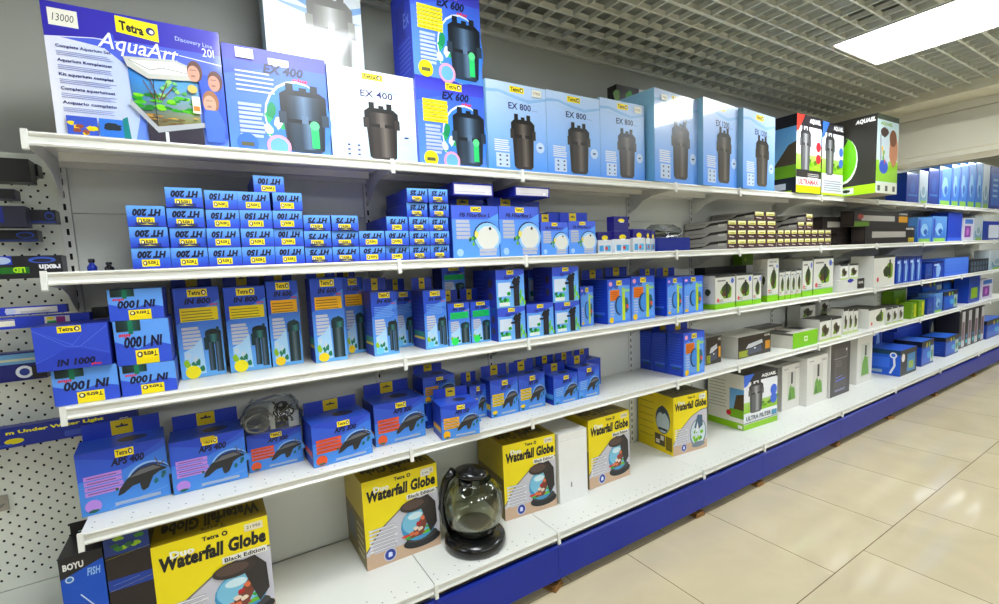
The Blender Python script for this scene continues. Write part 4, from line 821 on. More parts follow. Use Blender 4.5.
    ('tube', 'lamp_carton', 'grey and yellow lamp carton seen end-on, middle row, last column of the left pile', 'carton', 'long lamp cartons stacked end-on', 3.2111, -0.185, 1.5288, 0.0, 0.118, 0.3, 0.0575, ''),
    ('tube', 'lamp_carton', 'grey and yellow lamp carton seen end-on, upper row, last column of the left pile', 'carton', 'long lamp cartons stacked end-on', 3.2111, -0.185, 1.5875, 0.0, 0.1177, 0.3, 0.0575, ''),
    ('tube', 'lamp_carton', 'grey and yellow lamp carton seen end-on, bottom row, leftmost column of the right pile', 'carton', 'long lamp cartons stacked end-on', 3.3167, -0.2, 1.4701, 0.0, 0.0839, 0.28, 0.0575, ''),
    ('tube', 'lamp_carton', 'grey and yellow lamp carton seen end-on, middle row, leftmost column of the right pile', 'carton', 'long lamp cartons stacked end-on', 3.3167, -0.2, 1.5288, 0.0, 0.0837, 0.28, 0.0575, ''),
    ('tube', 'lamp_carton', 'grey and yellow lamp carton seen end-on, bottom row, second column of the right pile', 'carton', 'long lamp cartons stacked end-on', 3.4035, -0.2, 1.4701, 0.0, 0.0864, 0.28, 0.0575, ''),
    ('tube', 'lamp_carton', 'grey and yellow lamp carton seen end-on, middle row, second column of the right pile', 'carton', 'long lamp cartons stacked end-on', 3.4035, -0.2, 1.5288, 0.0, 0.0862, 0.28, 0.0575, ''),
    ('tube', 'lamp_carton', 'grey and yellow lamp carton seen end-on, bottom row, third column of the right pile', 'carton', 'long lamp cartons stacked end-on', 3.4927, -0.2, 1.4701, 0.0, 0.0889, 0.28, 0.0575, ''),
    ('tube', 'lamp_carton', 'grey and yellow lamp carton seen end-on, middle row, third column of the right pile', 'carton', 'long lamp cartons stacked end-on', 3.4927, -0.2, 1.5288, 0.0, 0.0887, 0.28, 0.0575, ''),
    ('tube', 'lamp_carton', 'grey and yellow lamp carton seen end-on, bottom row, fourth column of the right pile', 'carton', 'long lamp cartons stacked end-on', 3.5846, -0.2, 1.4701, 0.0, 0.0916, 0.28, 0.0575, ''),
    ('tube', 'lamp_carton', 'grey and yellow lamp carton seen end-on, middle row, fourth column of the right pile', 'carton', 'long lamp cartons stacked end-on', 3.5846, -0.2, 1.5288, 0.0, 0.0914, 0.28, 0.0575, ''),
    ('tube', 'lamp_carton', 'grey and yellow lamp carton seen end-on, bottom row, fifth column of the right pile', 'carton', 'long lamp cartons stacked end-on', 3.6792, -0.2, 1.4701, 0.0, 0.0944, 0.28, 0.0575, ''),
    ('tube', 'lamp_carton', 'grey and yellow lamp carton seen end-on, middle row, fifth column of the right pile', 'carton', 'long lamp cartons stacked end-on', 3.6792, -0.2, 1.5288, 0.0, 0.0942, 0.28, 0.0575, ''),
    ('tube', 'lamp_carton', 'grey and yellow lamp carton seen end-on, bottom row, sixth column of the right pile', 'carton', 'long lamp cartons stacked end-on', 3.7767, -0.2, 1.4701, 0.0, 0.0973, 0.28, 0.0575, ''),
    ('tube', 'lamp_carton', 'grey and yellow lamp carton seen end-on, middle row, sixth column of the right pile', 'carton', 'long lamp cartons stacked end-on', 3.7767, -0.2, 1.5288, 0.0, 0.0971, 0.28, 0.0575, ''),
    ('tube', 'lamp_carton', 'grey and yellow lamp carton seen end-on, bottom row, seventh column of the right pile', 'carton', 'long lamp cartons stacked end-on', 3.8772, -0.2, 1.4701, 0.0, 0.1004, 0.28, 0.0575, ''),
    ('tube', 'lamp_carton', 'grey and yellow lamp carton seen end-on, middle row, seventh column of the right pile', 'carton', 'long lamp cartons stacked end-on', 3.8772, -0.2, 1.5288, 0.0, 0.1002, 0.28, 0.0575, ''),
    ('tube', 'lamp_carton', 'grey and yellow lamp carton seen end-on, bottom row, last column of the right pile', 'carton', 'long lamp cartons stacked end-on', 3.9808, -0.2, 1.4701, 0.0, 0.1036, 0.28, 0.0575, ''),
    ('tube', 'lamp_carton', 'grey and yellow lamp carton seen end-on, middle row, last column of the right pile', 'carton', 'long lamp cartons stacked end-on', 3.9808, -0.2, 1.5288, 0.0, 0.1034, 0.28, 0.0575, ''),
    ('tube', 'lamp_carton', 'grey and yellow lamp carton, first of two on top of the left pile', 'carton', 'long lamp cartons stacked end-on', 3.0659, -0.185, 1.6462, 0.0, 0.12, 0.3, 0.058, ''),
    ('tube', 'lamp_carton', 'grey and yellow lamp carton, second of two on top of the left pile', 'carton', 'long lamp cartons stacked end-on', 3.1962, -0.185, 1.6462, 0.0, 0.1255, 0.3, 0.058, ''),
    ('tube', 'lamp_carton', 'grey lamp carton, left one resting on the right pile', 'carton', 'long lamp cartons stacked end-on', 3.5921, -0.195, 1.5875, 0.0, 0.1019, 0.28, 0.056, ''),
    ('tube', 'lamp_carton', 'grey lamp carton, right one resting on the right pile', 'carton', 'long lamp cartons stacked end-on', 3.7116, -0.195, 1.5875, 0.0, 0.1058, 0.28, 0.056, ''),
    ('tube', 'lamp_carton', 'grey lamp carton, highest one of the right pile', 'carton', 'long lamp cartons stacked end-on', 3.709, -0.195, 1.6447, 0.0, 0.1056, 0.28, 0.056, ''),
    ('darktube2', 'lamp_box', 'plain dark lamp box lying flat behind the carton piles', 'box', 'dark lamp boxes lying lengthwise', 4.771, -0.16, 1.4701, 0.0, 0.5701, 0.08, 0.1, ''),
    ('darktube', 'lamp_box', 'dark box with a pale tube picture lying on another behind the cartons', 'box', 'dark lamp boxes lying lengthwise', 4.557, -0.16, 1.5713, 0.0, 0.6984, 0.08, 0.13, ''),
    ('darktube', 'lamp_box', 'black box with a pale tube picture, lower one right of the cartons', 'box', 'dark lamp boxes lying lengthwise', 5.1704, -0.28, 1.4701, 0.0, 1.0492, 0.1, 0.145, ''),
    ('darkfish', 'lamp_box', 'black box with an orange patch, upper one right of the cartons', 'box', 'dark lamp boxes lying lengthwise', 5.0424, -0.26, 1.6163, 0.0, 1.1128, 0.1, 0.13, ''),
    ('farglare', 'filter_box', 'clear bag of blue goods, left one before the tall blue box', 'box', 'blue goods far along the second shelf', 6.0554, -0.225, 1.4701, 0.0, 0.3683, 0.15, 0.2416, ''),
    ('farglare', 'filter_box', 'clear bag of blue goods with pale tools, right one before the tall blue box', 'box', 'blue goods far along the second shelf', 6.4637, -0.225, 1.4701, 0.0, 0.4176, 0.15, 0.2571, ''),
    ('plainblue', 'filter_box', 'tall plain blue box standing on the far second shelf', 'box', 'blue goods far along the second shelf', 6.9267, -0.225, 1.4701, 0.0, 0.4444, 0.15, 0.3059, ''),
    ('purple', 'filter_box', 'white box with a purple square on the far second shelf', 'box', 'blue goods far along the second shelf', 7.3917, -0.225, 1.4701, 0.0, 0.3482, 0.15, 0.2505, ''),
    ('farclear', 'filter_box', 'narrow white box beside the purple-square box', 'box', 'blue goods far along the second shelf', 7.7439, -0.225, 1.4701, 0.0, 0.3166, 0.15, 0.2783, ''),
    ('farblue3', 'filter_box', 'blue and white box at the right edge of the second shelf', 'box', 'blue goods far along the second shelf', 8.2716, -0.225, 1.4701, 0.0, 0.6582, 0.15, 0.225, ''),
    ('IN 1000', 'filter_box', 'upside-down blue box at the very left, under the dented box', 'box', 'blue filter cartons at the left end of the third shelf', -0.3099, -0.255, 1.1014, 0.0, 0.1413, 0.15, 0.1009, ''),
    ('IN1000b', 'filter_box', 'plain blue box with creased flaps and a yellow emblem, at the very left', 'box', 'blue filter cartons at the left end of the third shelf', -0.3247, -0.265, 1.2035, 0.0, 0.1563, 0.16, 0.121, ''),
    ('IN 1000', 'filter_box', 'upside-down blue box, bottom of the stack of three', 'box', 'blue filter cartons at the left end of the third shelf', -0.168, -0.245, 1.1014, 0.0, 0.1324, 0.17, 0.0894, ''),
    ('IN 1000', 'filter_box', 'upside-down blue box, middle of the stack of three', 'box', 'blue filter cartons at the left end of the third shelf', -0.1714, -0.245, 1.192, 0.0, 0.1307, 0.17, 0.1302, ''),
    ('IN 1000', 'filter_box', 'upside-down blue box, top of the stack of three touching the shelf above', 'box', 'blue filter cartons at the left end of the third shelf', -0.1771, -0.245, 1.3234, 0.0, 0.1271, 0.17, 0.09, ''),
    ('IN 800', 'filter_box', 'tall blue filter box with yellow text panel, first right of the stacked cartons', 'box', 'upright internal filter boxes on the third shelf', -0.0369, -0.1279, 1.1014, 0.1147, 0.1295, 0.11, 0.3029, 'flap'),
    ('IN 800', 'filter_box', 'tall blue filter box with yellow text panel, second right of the stacked cartons', 'box', 'upright internal filter boxes on the third shelf', 0.1112, -0.13, 1.1014, 0.0, 0.1282, 0.11, 0.2969, 'flap'),
    ('IN 600', 'filter_box', 'tall blue filter box with amber text panel, tight against the second yellow-panel box', 'box', 'upright internal filter boxes on the third shelf', 0.2329, -0.135, 1.1014, 0.0, 0.1044, 0.09, 0.3097, 'flap'),
    ('IN 600', 'filter_box', 'tall blue filter box with amber panel, standing forward with its left side showing', 'box', 'upright internal filter boxes on the third shelf', 0.3788, -0.18, 1.1014, 0.0, 0.1155, 0.09, 0.313, 'flap'),
    ('IN 600', 'filter_box', 'tall blue filter box with amber panel, set back right of the forward one', 'box', 'upright internal filter boxes on the third shelf', 0.5008, -0.075, 1.1014, 0.0, 0.0801, 0.09, 0.309, 'flap'),
    ('IN 400', 'filter_box', 'medium blue filter box with blue text lines, left one in front', 'box', 'upright internal filter boxes on the third shelf', 0.5834, -0.2, 1.1014, 0.0, 0.1022, 0.11, 0.2499, 'flap'),
    ('IN 400', 'filter_box', 'medium blue filter box half hidden behind the left medium one', 'box', 'upright internal filter boxes on the third shelf', 0.7086, -0.085, 1.1014, 0.0, 0.0892, 0.09, 0.2393, 'flap'),
    ('IN 400', 'filter_box', 'medium blue filter box with its side showing, next to the green-panel boxes', 'box', 'upright internal filter boxes on the third shelf', 0.7922, -0.205, 1.1014, 0.0, 0.1006, 0.13, 0.2419, 'flap'),
    ('IN 300', 'filter_box', 'small blue filter box with green panel, left of the pair', 'box', 'upright internal filter boxes on the third shelf', 0.8996, -0.22, 1.1014, 0.0, 0.1017, 0.1, 0.1802, 'flap'),
    ('IN 300', 'filter_box', 'small blue filter box with green panel, right of the pair', 'box', 'upright internal filter boxes on the third shelf', 1.0056, -0.22, 1.1014, 0.0, 0.097, 0.1, 0.1799, 'flap'),
    ('plainblue', 'filter_box', 'plain dark blue box behind the green-panel pair', 'box', 'upright internal filter boxes on the third shelf', 0.9798, -0.08, 1.1014, 0.0, 0.1907, 0.1, 0.1793, ''),
    ('IN 300', 'filter_box', 'green-panel filter box raised on another box at the back', 'box', 'upright internal filter boxes on the third shelf', 0.953, -0.08, 1.2819, 0.0, 0.1151, 0.1, 0.15, ''),
    ('easy', 'filter_box', 'small blue box with dark pump and green plants, left of the lower layer', 'box', 'plant filter boxes in two layers', 1.1282, -0.255, 1.1014, 0.0, 0.1434, 0.15, 0.145, ''),
    ('easy', 'filter_box', 'small blue box with dark pump and green plants, middle of the lower layer', 'box', 'plant filter boxes in two layers', 1.2855, -0.255, 1.1014, 0.0, 0.1511, 0.15, 0.149, ''),
    ('easy', 'filter_box', 'small blue box with dark pump and green plants, right of the lower layer', 'box', 'plant filter boxes in two layers', 1.4462, -0.255, 1.1014, 0.0, 0.1503, 0.15, 0.1449, ''),
    ('easy', 'filter_box', 'small blue box with dark pump and green plants, left of the upper layer', 'box', 'plant filter boxes in two layers', 1.128, -0.23, 1.2476, 0.0, 0.1466, 0.2, 0.165, ''),
    ('easy', 'filter_box', 'small blue pump box set back between the two front upper ones', 'box', 'plant filter boxes in two layers', 1.4195, -0.085, 1.2516, 0.0, 0.1242, 0.12, 0.15, ''),
    ('easy', 'filter_box', 'small blue box with dark pump and green plants, right of the upper layer', 'box', 'plant filter boxes in two layers', 1.4408, -0.255, 1.2475, 0.0, 0.1584, 0.15, 0.165, ''),
    ('heat', 'heater_box', 'narrow blue box with lime stripe, set back beside the pump boxes', 'box', 'blue boxes with a lime stripe', 1.6448, -0.15, 1.1014, 0.0, 0.0877, 0.2, 0.2036, 'flap'),
    ('heato', 'heater_box', 'blue box with orange square and lime stripe, left one of the pair', 'box', 'blue boxes with a lime stripe', 1.8349, -0.19, 1.1014, 0.0, 0.1688, 0.2, 0.231, 'flap'),
    ('heato', 'heater_box', 'blue box with orange square and lime stripe, right one of the pair', 'box', 'blue boxes with a lime stripe', 2.0179, -0.19, 1.1014, 0.0, 0.1862, 0.2, 0.2373, 'flap'),
    ('heat', 'heater_box', 'blue box with lime stripe, left of the last blue pair on the third shelf', 'box', 'blue boxes with a lime stripe', 2.2715, -0.2, 1.1014, 0.0, 0.1397, 0.2, 0.2174, 'flap'),
    ('heat', 'heater_box', 'blue box with lime stripe, last blue box before the white and green ones', 'box', 'blue boxes with a lime stripe', 2.4385, -0.2, 1.1014, 0.0, 0.1819, 0.2, 0.2155, 'flap'),
    ('wg', 'filter_box', 'white box with lime base and plant picture, first after the blue boxes', 'box', 'white boxes with a lime base', 2.7396, -0.21, 1.1014, 0.0, 0.2084, 0.2, 0.2067, ''),
    ('wg', 'filter_box', 'white box with lime base, second after the blue boxes', 'box', 'white boxes with a lime base', 2.9458, -0.21, 1.1014, 0.0, 0.179, 0.2, 0.2081, ''),
    ('wg', 'filter_box', 'white box with lime base, narrow third beside the tall slim one', 'box', 'white boxes with a lime base', 3.0924, -0.21, 1.1014, 0.0, 0.0992, 0.2, 0.1991, ''),
    ('wgt', 'filter_box', 'tall slim white box standing on the third shelf among the lime-based ones', 'box', 'white boxes with a lime base', 3.2856, -0.26, 1.1014, 0.0, 0.1375, 0.1, 0.2914, ''),
    ('wg2', 'filter_box', 'little white and orange-lime box, first of four in a row', 'box', 'white boxes with a lime base', 3.4042, -0.26, 1.1014, 0.0, 0.0707, 0.1, 0.204, ''),
    ('wg2', 'filter_box', 'little white and orange-lime box, second of four in a row', 'box', 'white boxes with a lime base', 3.4806, -0.26, 1.1014, 0.0, 0.0657, 0.1, 0.2075, ''),
    ('wg2', 'filter_box', 'little white and orange-lime box, third of four in a row', 'box', 'white boxes with a lime base', 3.5555, -0.26, 1.1014, 0.0, 0.0673, 0.1, 0.2042, ''),
    ('wg2', 'filter_box', 'little white and orange-lime box, last of four in a row', 'box', 'white boxes with a lime base', 3.6322, -0.26, 1.1014, 0.0, 0.0689, 0.1, 0.208, ''),
    ('wg', 'filter_box', 'white box with lime base right of the four little ones', 'box', 'white boxes with a lime base', 3.755, -0.22, 1.1014, 0.0, 0.1448, 0.18, 0.2767, ''),
    ('wg', 'filter_box', 'widest white box with lime base, a round plant scene on it', 'box', 'white boxes with a lime base', 3.9965, -0.21, 1.1014, 0.0, 0.305, 0.2, 0.2863, ''),
    ('blackbox', 'filter_box', 'black box lying behind the first lime-based white boxes', 'box', 'white boxes with a lime base', 3.0823, -0.06, 1.1014, 0.0, 0.4817, 0.08, 0.2499, ''),
    ('lime', 'filter_box', 'small plain lime box raised at the back under the second shelf', 'box', 'white boxes with a lime base', 3.3396, -0.065, 1.3525, 0.0, 0.1381, 0.07, 0.0794, ''),
    ('trayw', 'display_tray', 'low white display tray with a black end, under two small white boxes', 'tray', 'small white goods further along the third shelf', 4.3985, -0.26, 1.1014, 0.0, 0.4579, 0.16, 0.09, ''),
    ('whitep', 'filter_box', 'small white box with brown picture, left in the white tray', 'box', 'small white goods further along the third shelf', 4.3388, -0.27, 1.1926, 0.0, 0.1368, 0.08, 0.12, ''),
    ('whitep', 'filter_box', 'small white box with brown picture, right in the white tray', 'box', 'small white goods further along the third shelf', 4.5073, -0.27, 1.1926, 0.0, 0.1615, 0.08, 0.12, ''),
    ('whitep', 'filter_box', 'white box with leafy picture behind the white tray', 'box', 'small white goods further along the third shelf', 5.1448, -0.11, 1.1014, 0.0, 0.2289, 0.1, 0.2118, ''),
    ('whitel', 'filter_box', 'large white box with plant picture before the blue far boxes', 'box', 'small white goods further along the third shelf', 5.0497, -0.2453, 1.1014, 0.0, 0.4388, 0.1694, 0.2651, ''),
    ('farstripe', 'filter_box', 'blue box with white stripes, first of four on the far third shelf', 'box', 'blue goods far along the third shelf', 5.3829, -0.23, 1.1014, 0.0, 0.1352, 0.2, 0.2379, ''),
    ('farstripe', 'filter_box', 'blue box with white stripes, second of four on the far third shelf', 'box', 'blue goods far along the third shelf', 5.5338, -0.23, 1.1014, 0.0, 0.1402, 0.2, 0.238, ''),
    ('farstripe', 'filter_box', 'blue box with white stripes, third of four on the far third shelf', 'box', 'blue goods far along the third shelf', 5.6903, -0.23, 1.1014, 0.0, 0.1456, 0.2, 0.2381, ''),
    ('farstripe', 'filter_box', 'blue box with white stripes, last of four on the far third shelf', 'box', 'blue goods far along the third shelf', 5.8463, -0.23, 1.1014, 0.0, 0.1383, 0.2, 0.2383, ''),
    ('farblue', 'filter_box', 'low dark blue box after the four striped ones', 'box', 'blue goods far along the third shelf', 6.1155, -0.255, 1.1014, 0.0, 0.1876, 0.15, 0.1531, ''),
    ('farstripe2', 'filter_box', 'low blue box with pale edge on the far third shelf', 'box', 'blue goods far along the third shelf', 6.3741, -0.255, 1.1014, 0.0, 0.2988, 0.15, 0.1656, ''),
    ('paleblue', 'filter_box', 'long pale blue box on the far third shelf', 'box', 'blue goods far along the third shelf', 6.9402, -0.23, 1.1014, 0.0, 0.7709, 0.2, 0.1852, ''),
    ('blackcrate', 'storage_crate', 'black slotted crate at the far right of the third shelf', 'crate', 'blue goods far along the third shelf', 7.7266, -0.23, 1.1014, 0.0, 0.6937, 0.2, 0.1478, ''),
    ('farclear', 'filter_box', 'white packet at the right edge of the third shelf', 'box', 'blue goods far along the third shelf', 8.4333, -0.255, 1.1014, 0.0, 0.5548, 0.15, 0.2438, ''),
    ('APS 400', 'air_pump_box', 'blue air pump box with violet bars at the left end of the fourth shelf', 'box', 'air pump boxes on the fourth shelf', -0.272, -0.1651, 0.7395, 0.084, 0.2186, 0.14, 0.1921, 'flap'),
    ('APS 400', 'air_pump_box', 'blue air pump box with violet bars, second from the left', 'box', 'air pump boxes on the fourth shelf', -0.0427, -0.1722, 0.7395, 0.0136, 0.2127, 0.14, 0.1727, 'flap2'),
    ('APS 300', 'air_pump_box', 'blue air pump box with red bars, half hidden under the plastic bag', 'box', 'air pump boxes on the fourth shelf', 0.1613, -0.16, 0.7395, 0.0, 0.1797, 0.1, 0.135, ''),
    ('APS 300', 'air_pump_box', 'blue air pump box with red bars, standing forward of the plastic bag', 'box', 'air pump boxes on the fourth shelf', 0.3734, -0.2361, 0.7395, 0.0558, 0.2162, 0.14, 0.1573, 'flap'),
    ('APS 300', 'air_pump_box', 'blue air pump box with red bars, next to the stacked orange-bar boxes', 'box', 'air pump boxes on the fourth shelf', 0.617, -0.1809, 0.7395, 0.0115, 0.212, 0.15, 0.1683, 'flap'),
    ('plainblue', 'air_pump_box', 'plain blue box beneath the raised orange-bar pump box', 'box', 'air pump boxes on the fourth shelf', 0.8274, -0.13, 0.7395, 0.0, 0.139, 0.12, 0.115, ''),
    ('APS 150', 'air_pump_box', 'blue pump box with orange bars, raised on another box', 'box', 'air pump boxes on the fourth shelf', 0.8216, -0.14, 0.8557, 0.0, 0.1491, 0.12, 0.11, 'flap'),
    ('APS 150', 'air_pump_box', 'blue pump box with orange bars, foremost on the fourth shelf', 'box', 'air pump boxes on the fourth shelf', 0.8413, -0.3069, 0.7395, -0.1354, 0.1639, 0.12, 0.1394, 'flap'),
    ('APS 100', 'air_pump_box', 'small blue pump box with yellow bars, half hidden behind the foremost one', 'box', 'air pump boxes on the fourth shelf', 1.0061, -0.165, 0.7395, 0.0, 0.0834, 0.09, 0.154, 'flap'),
    ('APS 100', 'air_pump_box', 'small blue pump box with yellow bars, left of the middle pair', 'box', 'air pump boxes on the fourth shelf', 1.1238, -0.205, 0.7395, 0.0, 0.1508, 0.09, 0.1721, 'flap'),
    ('APS 100', 'air_pump_box', 'small blue pump box with yellow bars, right of the middle pair', 'box', 'air pump boxes on the fourth shelf', 1.2803, -0.205, 0.7395, 0.0, 0.153, 0.09, 0.1675, 'flap'),
    ('APS 50', 'air_pump_box', 'small blue pump box with white price dot, left of the right-hand pair', 'box', 'air pump boxes on the fourth shelf', 1.4637, -0.235, 0.7395, 0.0, 0.1527, 0.09, 0.1425, 'flap'),
    ('APS 50', 'air_pump_box', 'small blue pump box with white price dot, right of the right-hand pair', 'box', 'air pump boxes on the fourth shelf', 1.6164, -0.235, 0.7395, 0.0, 0.1428, 0.09, 0.1572, 'flap'),
    ('plainblue', 'air_pump_box', 'plain blue pump box in the back row with a hang flap, leftmost', 'box', 'air pump boxes on the fourth shelf', 1.3798, -0.085, 0.7395, 0.0, 0.1321, 0.09, 0.15, 'flap'),
    ('plainblue', 'air_pump_box', 'plain blue pump box in the back row with a hang flap, second', 'box', 'air pump boxes on the fourth shelf', 1.5173, -0.085, 0.7395, 0.0, 0.1267, 0.09, 0.15, 'flap'),
    ('plainblue', 'air_pump_box', 'plain blue pump box in the back row with a hang flap, third', 'box', 'air pump boxes on the fourth shelf', 1.6527, -0.085, 0.7395, 0.0, 0.1269, 0.09, 0.15, 'flap'),
    ('plainblue', 'air_pump_box', 'plain blue pump box in the back row with a hang flap, rightmost', 'box', 'air pump boxes on the fourth shelf', 1.7845, -0.085, 0.7395, 0.0, 0.1189, 0.09, 0.15, 'flap'),
    ('heats', 'heater_box', 'blue box with orange square and lime stripe, front of the file of three', 'box', 'blue stripe boxes in a file on the fourth shelf', 2.3959, -0.2775, 0.7395, 0.0, 0.1952, 0.115, 0.253, 'flap'),
    ('heats', 'heater_box', 'blue box, middle of the file of three', 'box', 'blue stripe boxes in a file on the fourth shelf', 2.3959, -0.1605, 0.7395, 0.0, 0.1936, 0.105, 0.2413, 'flap'),
    ('heats', 'heater_box', 'blue box, rearmost of the file of three', 'box', 'blue stripe boxes in a file on the fourth shelf', 2.3959, -0.0555, 0.7395, 0.0, 0.192, 0.095, 0.2406, 'flap'),
    ('lampb', 'lamp_box', 'small black lamp box right behind the blue file', 'box', 'black and white lamp boxes on the fourth shelf', 2.7271, -0.17, 0.7395, 0.0, 0.1573, 0.14, 0.1766, ''),
    ('lampb', 'lamp_box', 'long white-sided lamp box with dark front in the middle of the fourth shelf', 'box', 'black and white lamp boxes on the fourth shelf', 3.146, -0.17, 0.7395, 0.0, 0.3941, 0.2, 0.1436, ''),
    ('lampw', 'lamp_box', 'long white box with black top standing behind the dark-fronted one', 'box', 'black and white lamp boxes on the fourth shelf', 3.6048, -0.07, 0.7395, 0.0, 0.3476, 0.11, 0.135, ''),
    ('limef', 'filter_box', 'flat white box with bright lime front and a small white square', 'box', 'black and white lamp boxes on the fourth shelf', 3.6924, -0.235, 0.7395, 0.0, 0.361, 0.2, 0.1115, ''),
    ('whitep', 'filter_box', 'small white box with dark roof, left of two by the lime-fronted box', 'box', 'small white goods on the fourth shelf', 3.9994, -0.26, 0.7395, 0.0, 0.1811, 0.14, 0.1717, ''),
    ('whitep', 'filter_box', 'small white box with dark roof, right of two by the lime-fronted box', 'box', 'small white goods on the fourth shelf', 4.1826, -0.26, 0.7395, 0.0, 0.1658, 0.14, 0.1682, ''),
    ('whitep', 'filter_box', 'white box behind the lime-fronted one, carrying another box', 'box', 'small white goods on the fourth shelf', 4.1666, -0.08, 0.7395, 0.0, 0.2439, 0.1, 0.13, ''),
    ('whitep', 'filter_box', 'white box raised on another at the back of the fourth shelf', 'box', 'small white goods on the fourth shelf', 4.1608, -0.08, 0.8707, 0.0, 0.2428, 0.1, 0.13, ''),
    ('whitep', 'filter_box', 'white box at the back beneath a leafy one', 'box', 'small white goods on the fourth shelf', 4.4774, -0.075, 0.7395, 0.0, 0.1582, 0.09, 0.15, ''),
    ('whitep', 'filter_box', 'leafy white box raised at the back, below the third shelf', 'box', 'small white goods on the fourth shelf', 4.4692, -0.075, 0.8907, 0.0, 0.1574, 0.09, 0.13, ''),
    ('whitep', 'filter_box', 'little white box, first of three before the long white one', 'box', 'small white goods on the fourth shelf', 4.4149, -0.24, 0.7395, 0.0, 0.0785, 0.12, 0.2126, ''),
    ('whitep', 'filter_box', 'little white box, second of three before the long white one', 'box', 'small white goods on the fourth shelf', 4.5049, -0.24, 0.7395, 0.0, 0.0804, 0.12, 0.2047, ''),
    ('whitep', 'filter_box', 'little white box, third of three before the long white one', 'box', 'small white goods on the fourth shelf', 4.5972, -0.24, 0.7395, 0.0, 0.0825, 0.12, 0.1967, ''),
    ('whitel', 'filter_box', 'long white box with leafy end on the fourth shelf', 'box', 'small white goods on the fourth shelf', 4.9844, -0.2, 0.7395, 0.0, 0.3362, 0.22, 0.17, ''),
    ('whitep', 'filter_box', 'white leafy box, first of three after the long white one', 'box', 'small white goods on the fourth shelf', 5.2109, -0.245, 0.7395, 0.0, 0.1155, 0.15, 0.15, ''),
    ('whitep', 'filter_box', 'white leafy box, second of three after the long white one', 'box', 'small white goods on the fourth shelf', 5.3483, -0.245, 0.7395, 0.0, 0.1117, 0.15, 0.15, ''),
    ('whitep', 'filter_box', 'white leafy box, last of three after the long white one', 'box', 'small white goods on the fourth shelf', 5.4865, -0.245, 0.7395, 0.0, 0.1155, 0.15, 0.15, ''),
    ('lime', 'filter_box', 'lime box standing behind the leafy white row', 'box', 'small white goods on the fourth shelf', 6.0745, -0.07, 0.7395, 0.0, 0.3085, 0.1, 0.25, ''),
    ('limey', 'filter_box', 'yellow-green box, left of two at the far fourth shelf', 'box', 'small white goods on the fourth shelf', 5.7693, -0.28, 0.7395, 0.0, 0.1237, 0.1, 0.15, ''),
    ('limey', 'filter_box', 'yellow-green box, right of two at the far fourth shelf', 'box', 'small white goods on the fourth shelf', 5.9616, -0.28, 0.7395, 0.0, 0.1555, 0.1, 0.16, ''),
    ('farblue', 'filter_box', 'dark blue box after the yellow-green pair', 'box', 'blue goods far along the fourth shelf', 6.2038, -0.265, 0.7395, 0.0, 0.1642, 0.13, 0.17, ''),
    ('farglare', 'filter_box', 'pale blue pack on the far fourth shelf', 'box', 'blue goods far along the fourth shelf', 6.4239, -0.265, 0.7395, 0.0, 0.2447, 0.13, 0.2, ''),
    ('bluelog', 'filter_box', 'blue box with yellow dots, front row of the far fourth shelf', 'box', 'blue goods far along the fourth shelf', 6.7962, -0.265, 0.7395, 0.0, 0.4369, 0.13, 0.2, ''),
    ('bluelog', 'filter_box', 'large blue box with yellow dots, back row left', 'box', 'blue goods far along the fourth shelf', 6.917, -0.075, 0.7395, 0.0, 0.6147, 0.13, 0.3237, ''),
    ('bluelog', 'filter_box', 'large blue box with yellow dots, back row right', 'box', 'blue goods far along the fourth shelf', 7.6474, -0.075, 0.7395, 0.0, 0.7772, 0.13, 0.3237, ''),
    ('limestripe', 'filter_box', 'upright blue box with a lime square on the far fourth shelf', 'box', 'blue goods far along the fourth shelf', 7.7211, -0.235, 0.7395, 0.0, 0.4086, 0.13, 0.32, ''),
    ('purple', 'filter_box', 'white box with a purple patch at the far right of the fourth shelf', 'box', 'blue goods far along the fourth shelf', 8.2293, -0.235, 0.7395, 0.0, 0.4485, 0.13, 0.25, ''),
    ('boyu', 'filter_box', 'black and blue box with a hang flap, leftmost on the bottom shelf', 'box', 'boxes at the left of the bottom shelf', -0.373, -0.26, 0.272, 0.0, 0.0958, 0.14, 0.3988, 'flapk'),
    ('boyu2', 'filter_box', 'dark box with leafy top picture, between the leftmost black box and the yellow one', 'box', 'boxes at the left of the bottom shelf', -0.2681, -0.24, 0.272, 0.0, 0.1062, 0.18, 0.4293, ''),
    ('globe', 'aquarium_box', 'yellow fishbowl box cut off by the bottom edge of the picture', 'box', 'yellow fishbowl boxes on the bottom shelf', -0.0548, -0.195, 0.272, 0.0, 0.3192, 0.28, 0.3579, ''),
    ('globe', 'aquarium_box', 'yellow fishbowl box left of the black glass fishbowl', 'box', 'yellow fishbowl boxes on the bottom shelf', 0.5886, -0.1571, 0.272, 0.0002, 0.3117, 0.28, 0.3579, 's'),
    ('globe', 'aquarium_box', 'yellow fishbowl box just right of the black glass fishbowl', 'box', 'yellow fishbowl boxes on the bottom shelf', 1.2104, -0.1889, 0.272, -0.0892, 0.2787, 0.28, 0.3561, ''),
    ('whitebox', 'filter_box', 'narrow blank white box between two yellow ones', 'box', '', 1.4444, -0.2195, 0.272, -0.0419, 0.1724, 0.26, 0.345, ''),
    ('globe', 'aquarium_box', 'yellow fishbowl box right of the narrow white box', 'box', 'yellow fishbowl boxes on the bottom shelf', 1.7109, -0.1937, 0.272, -0.005, 0.2913, 0.26, 0.3628, ''),
    ('globeb', 'aquarium_box', 'wide yellow box with its left side showing, alone on the bottom shelf', 'box', 'yellow fishbowl boxes on the bottom shelf', 2.3835, -0.1843, 0.272, -0.0996, 0.2786, 0.29, 0.352, 's'),
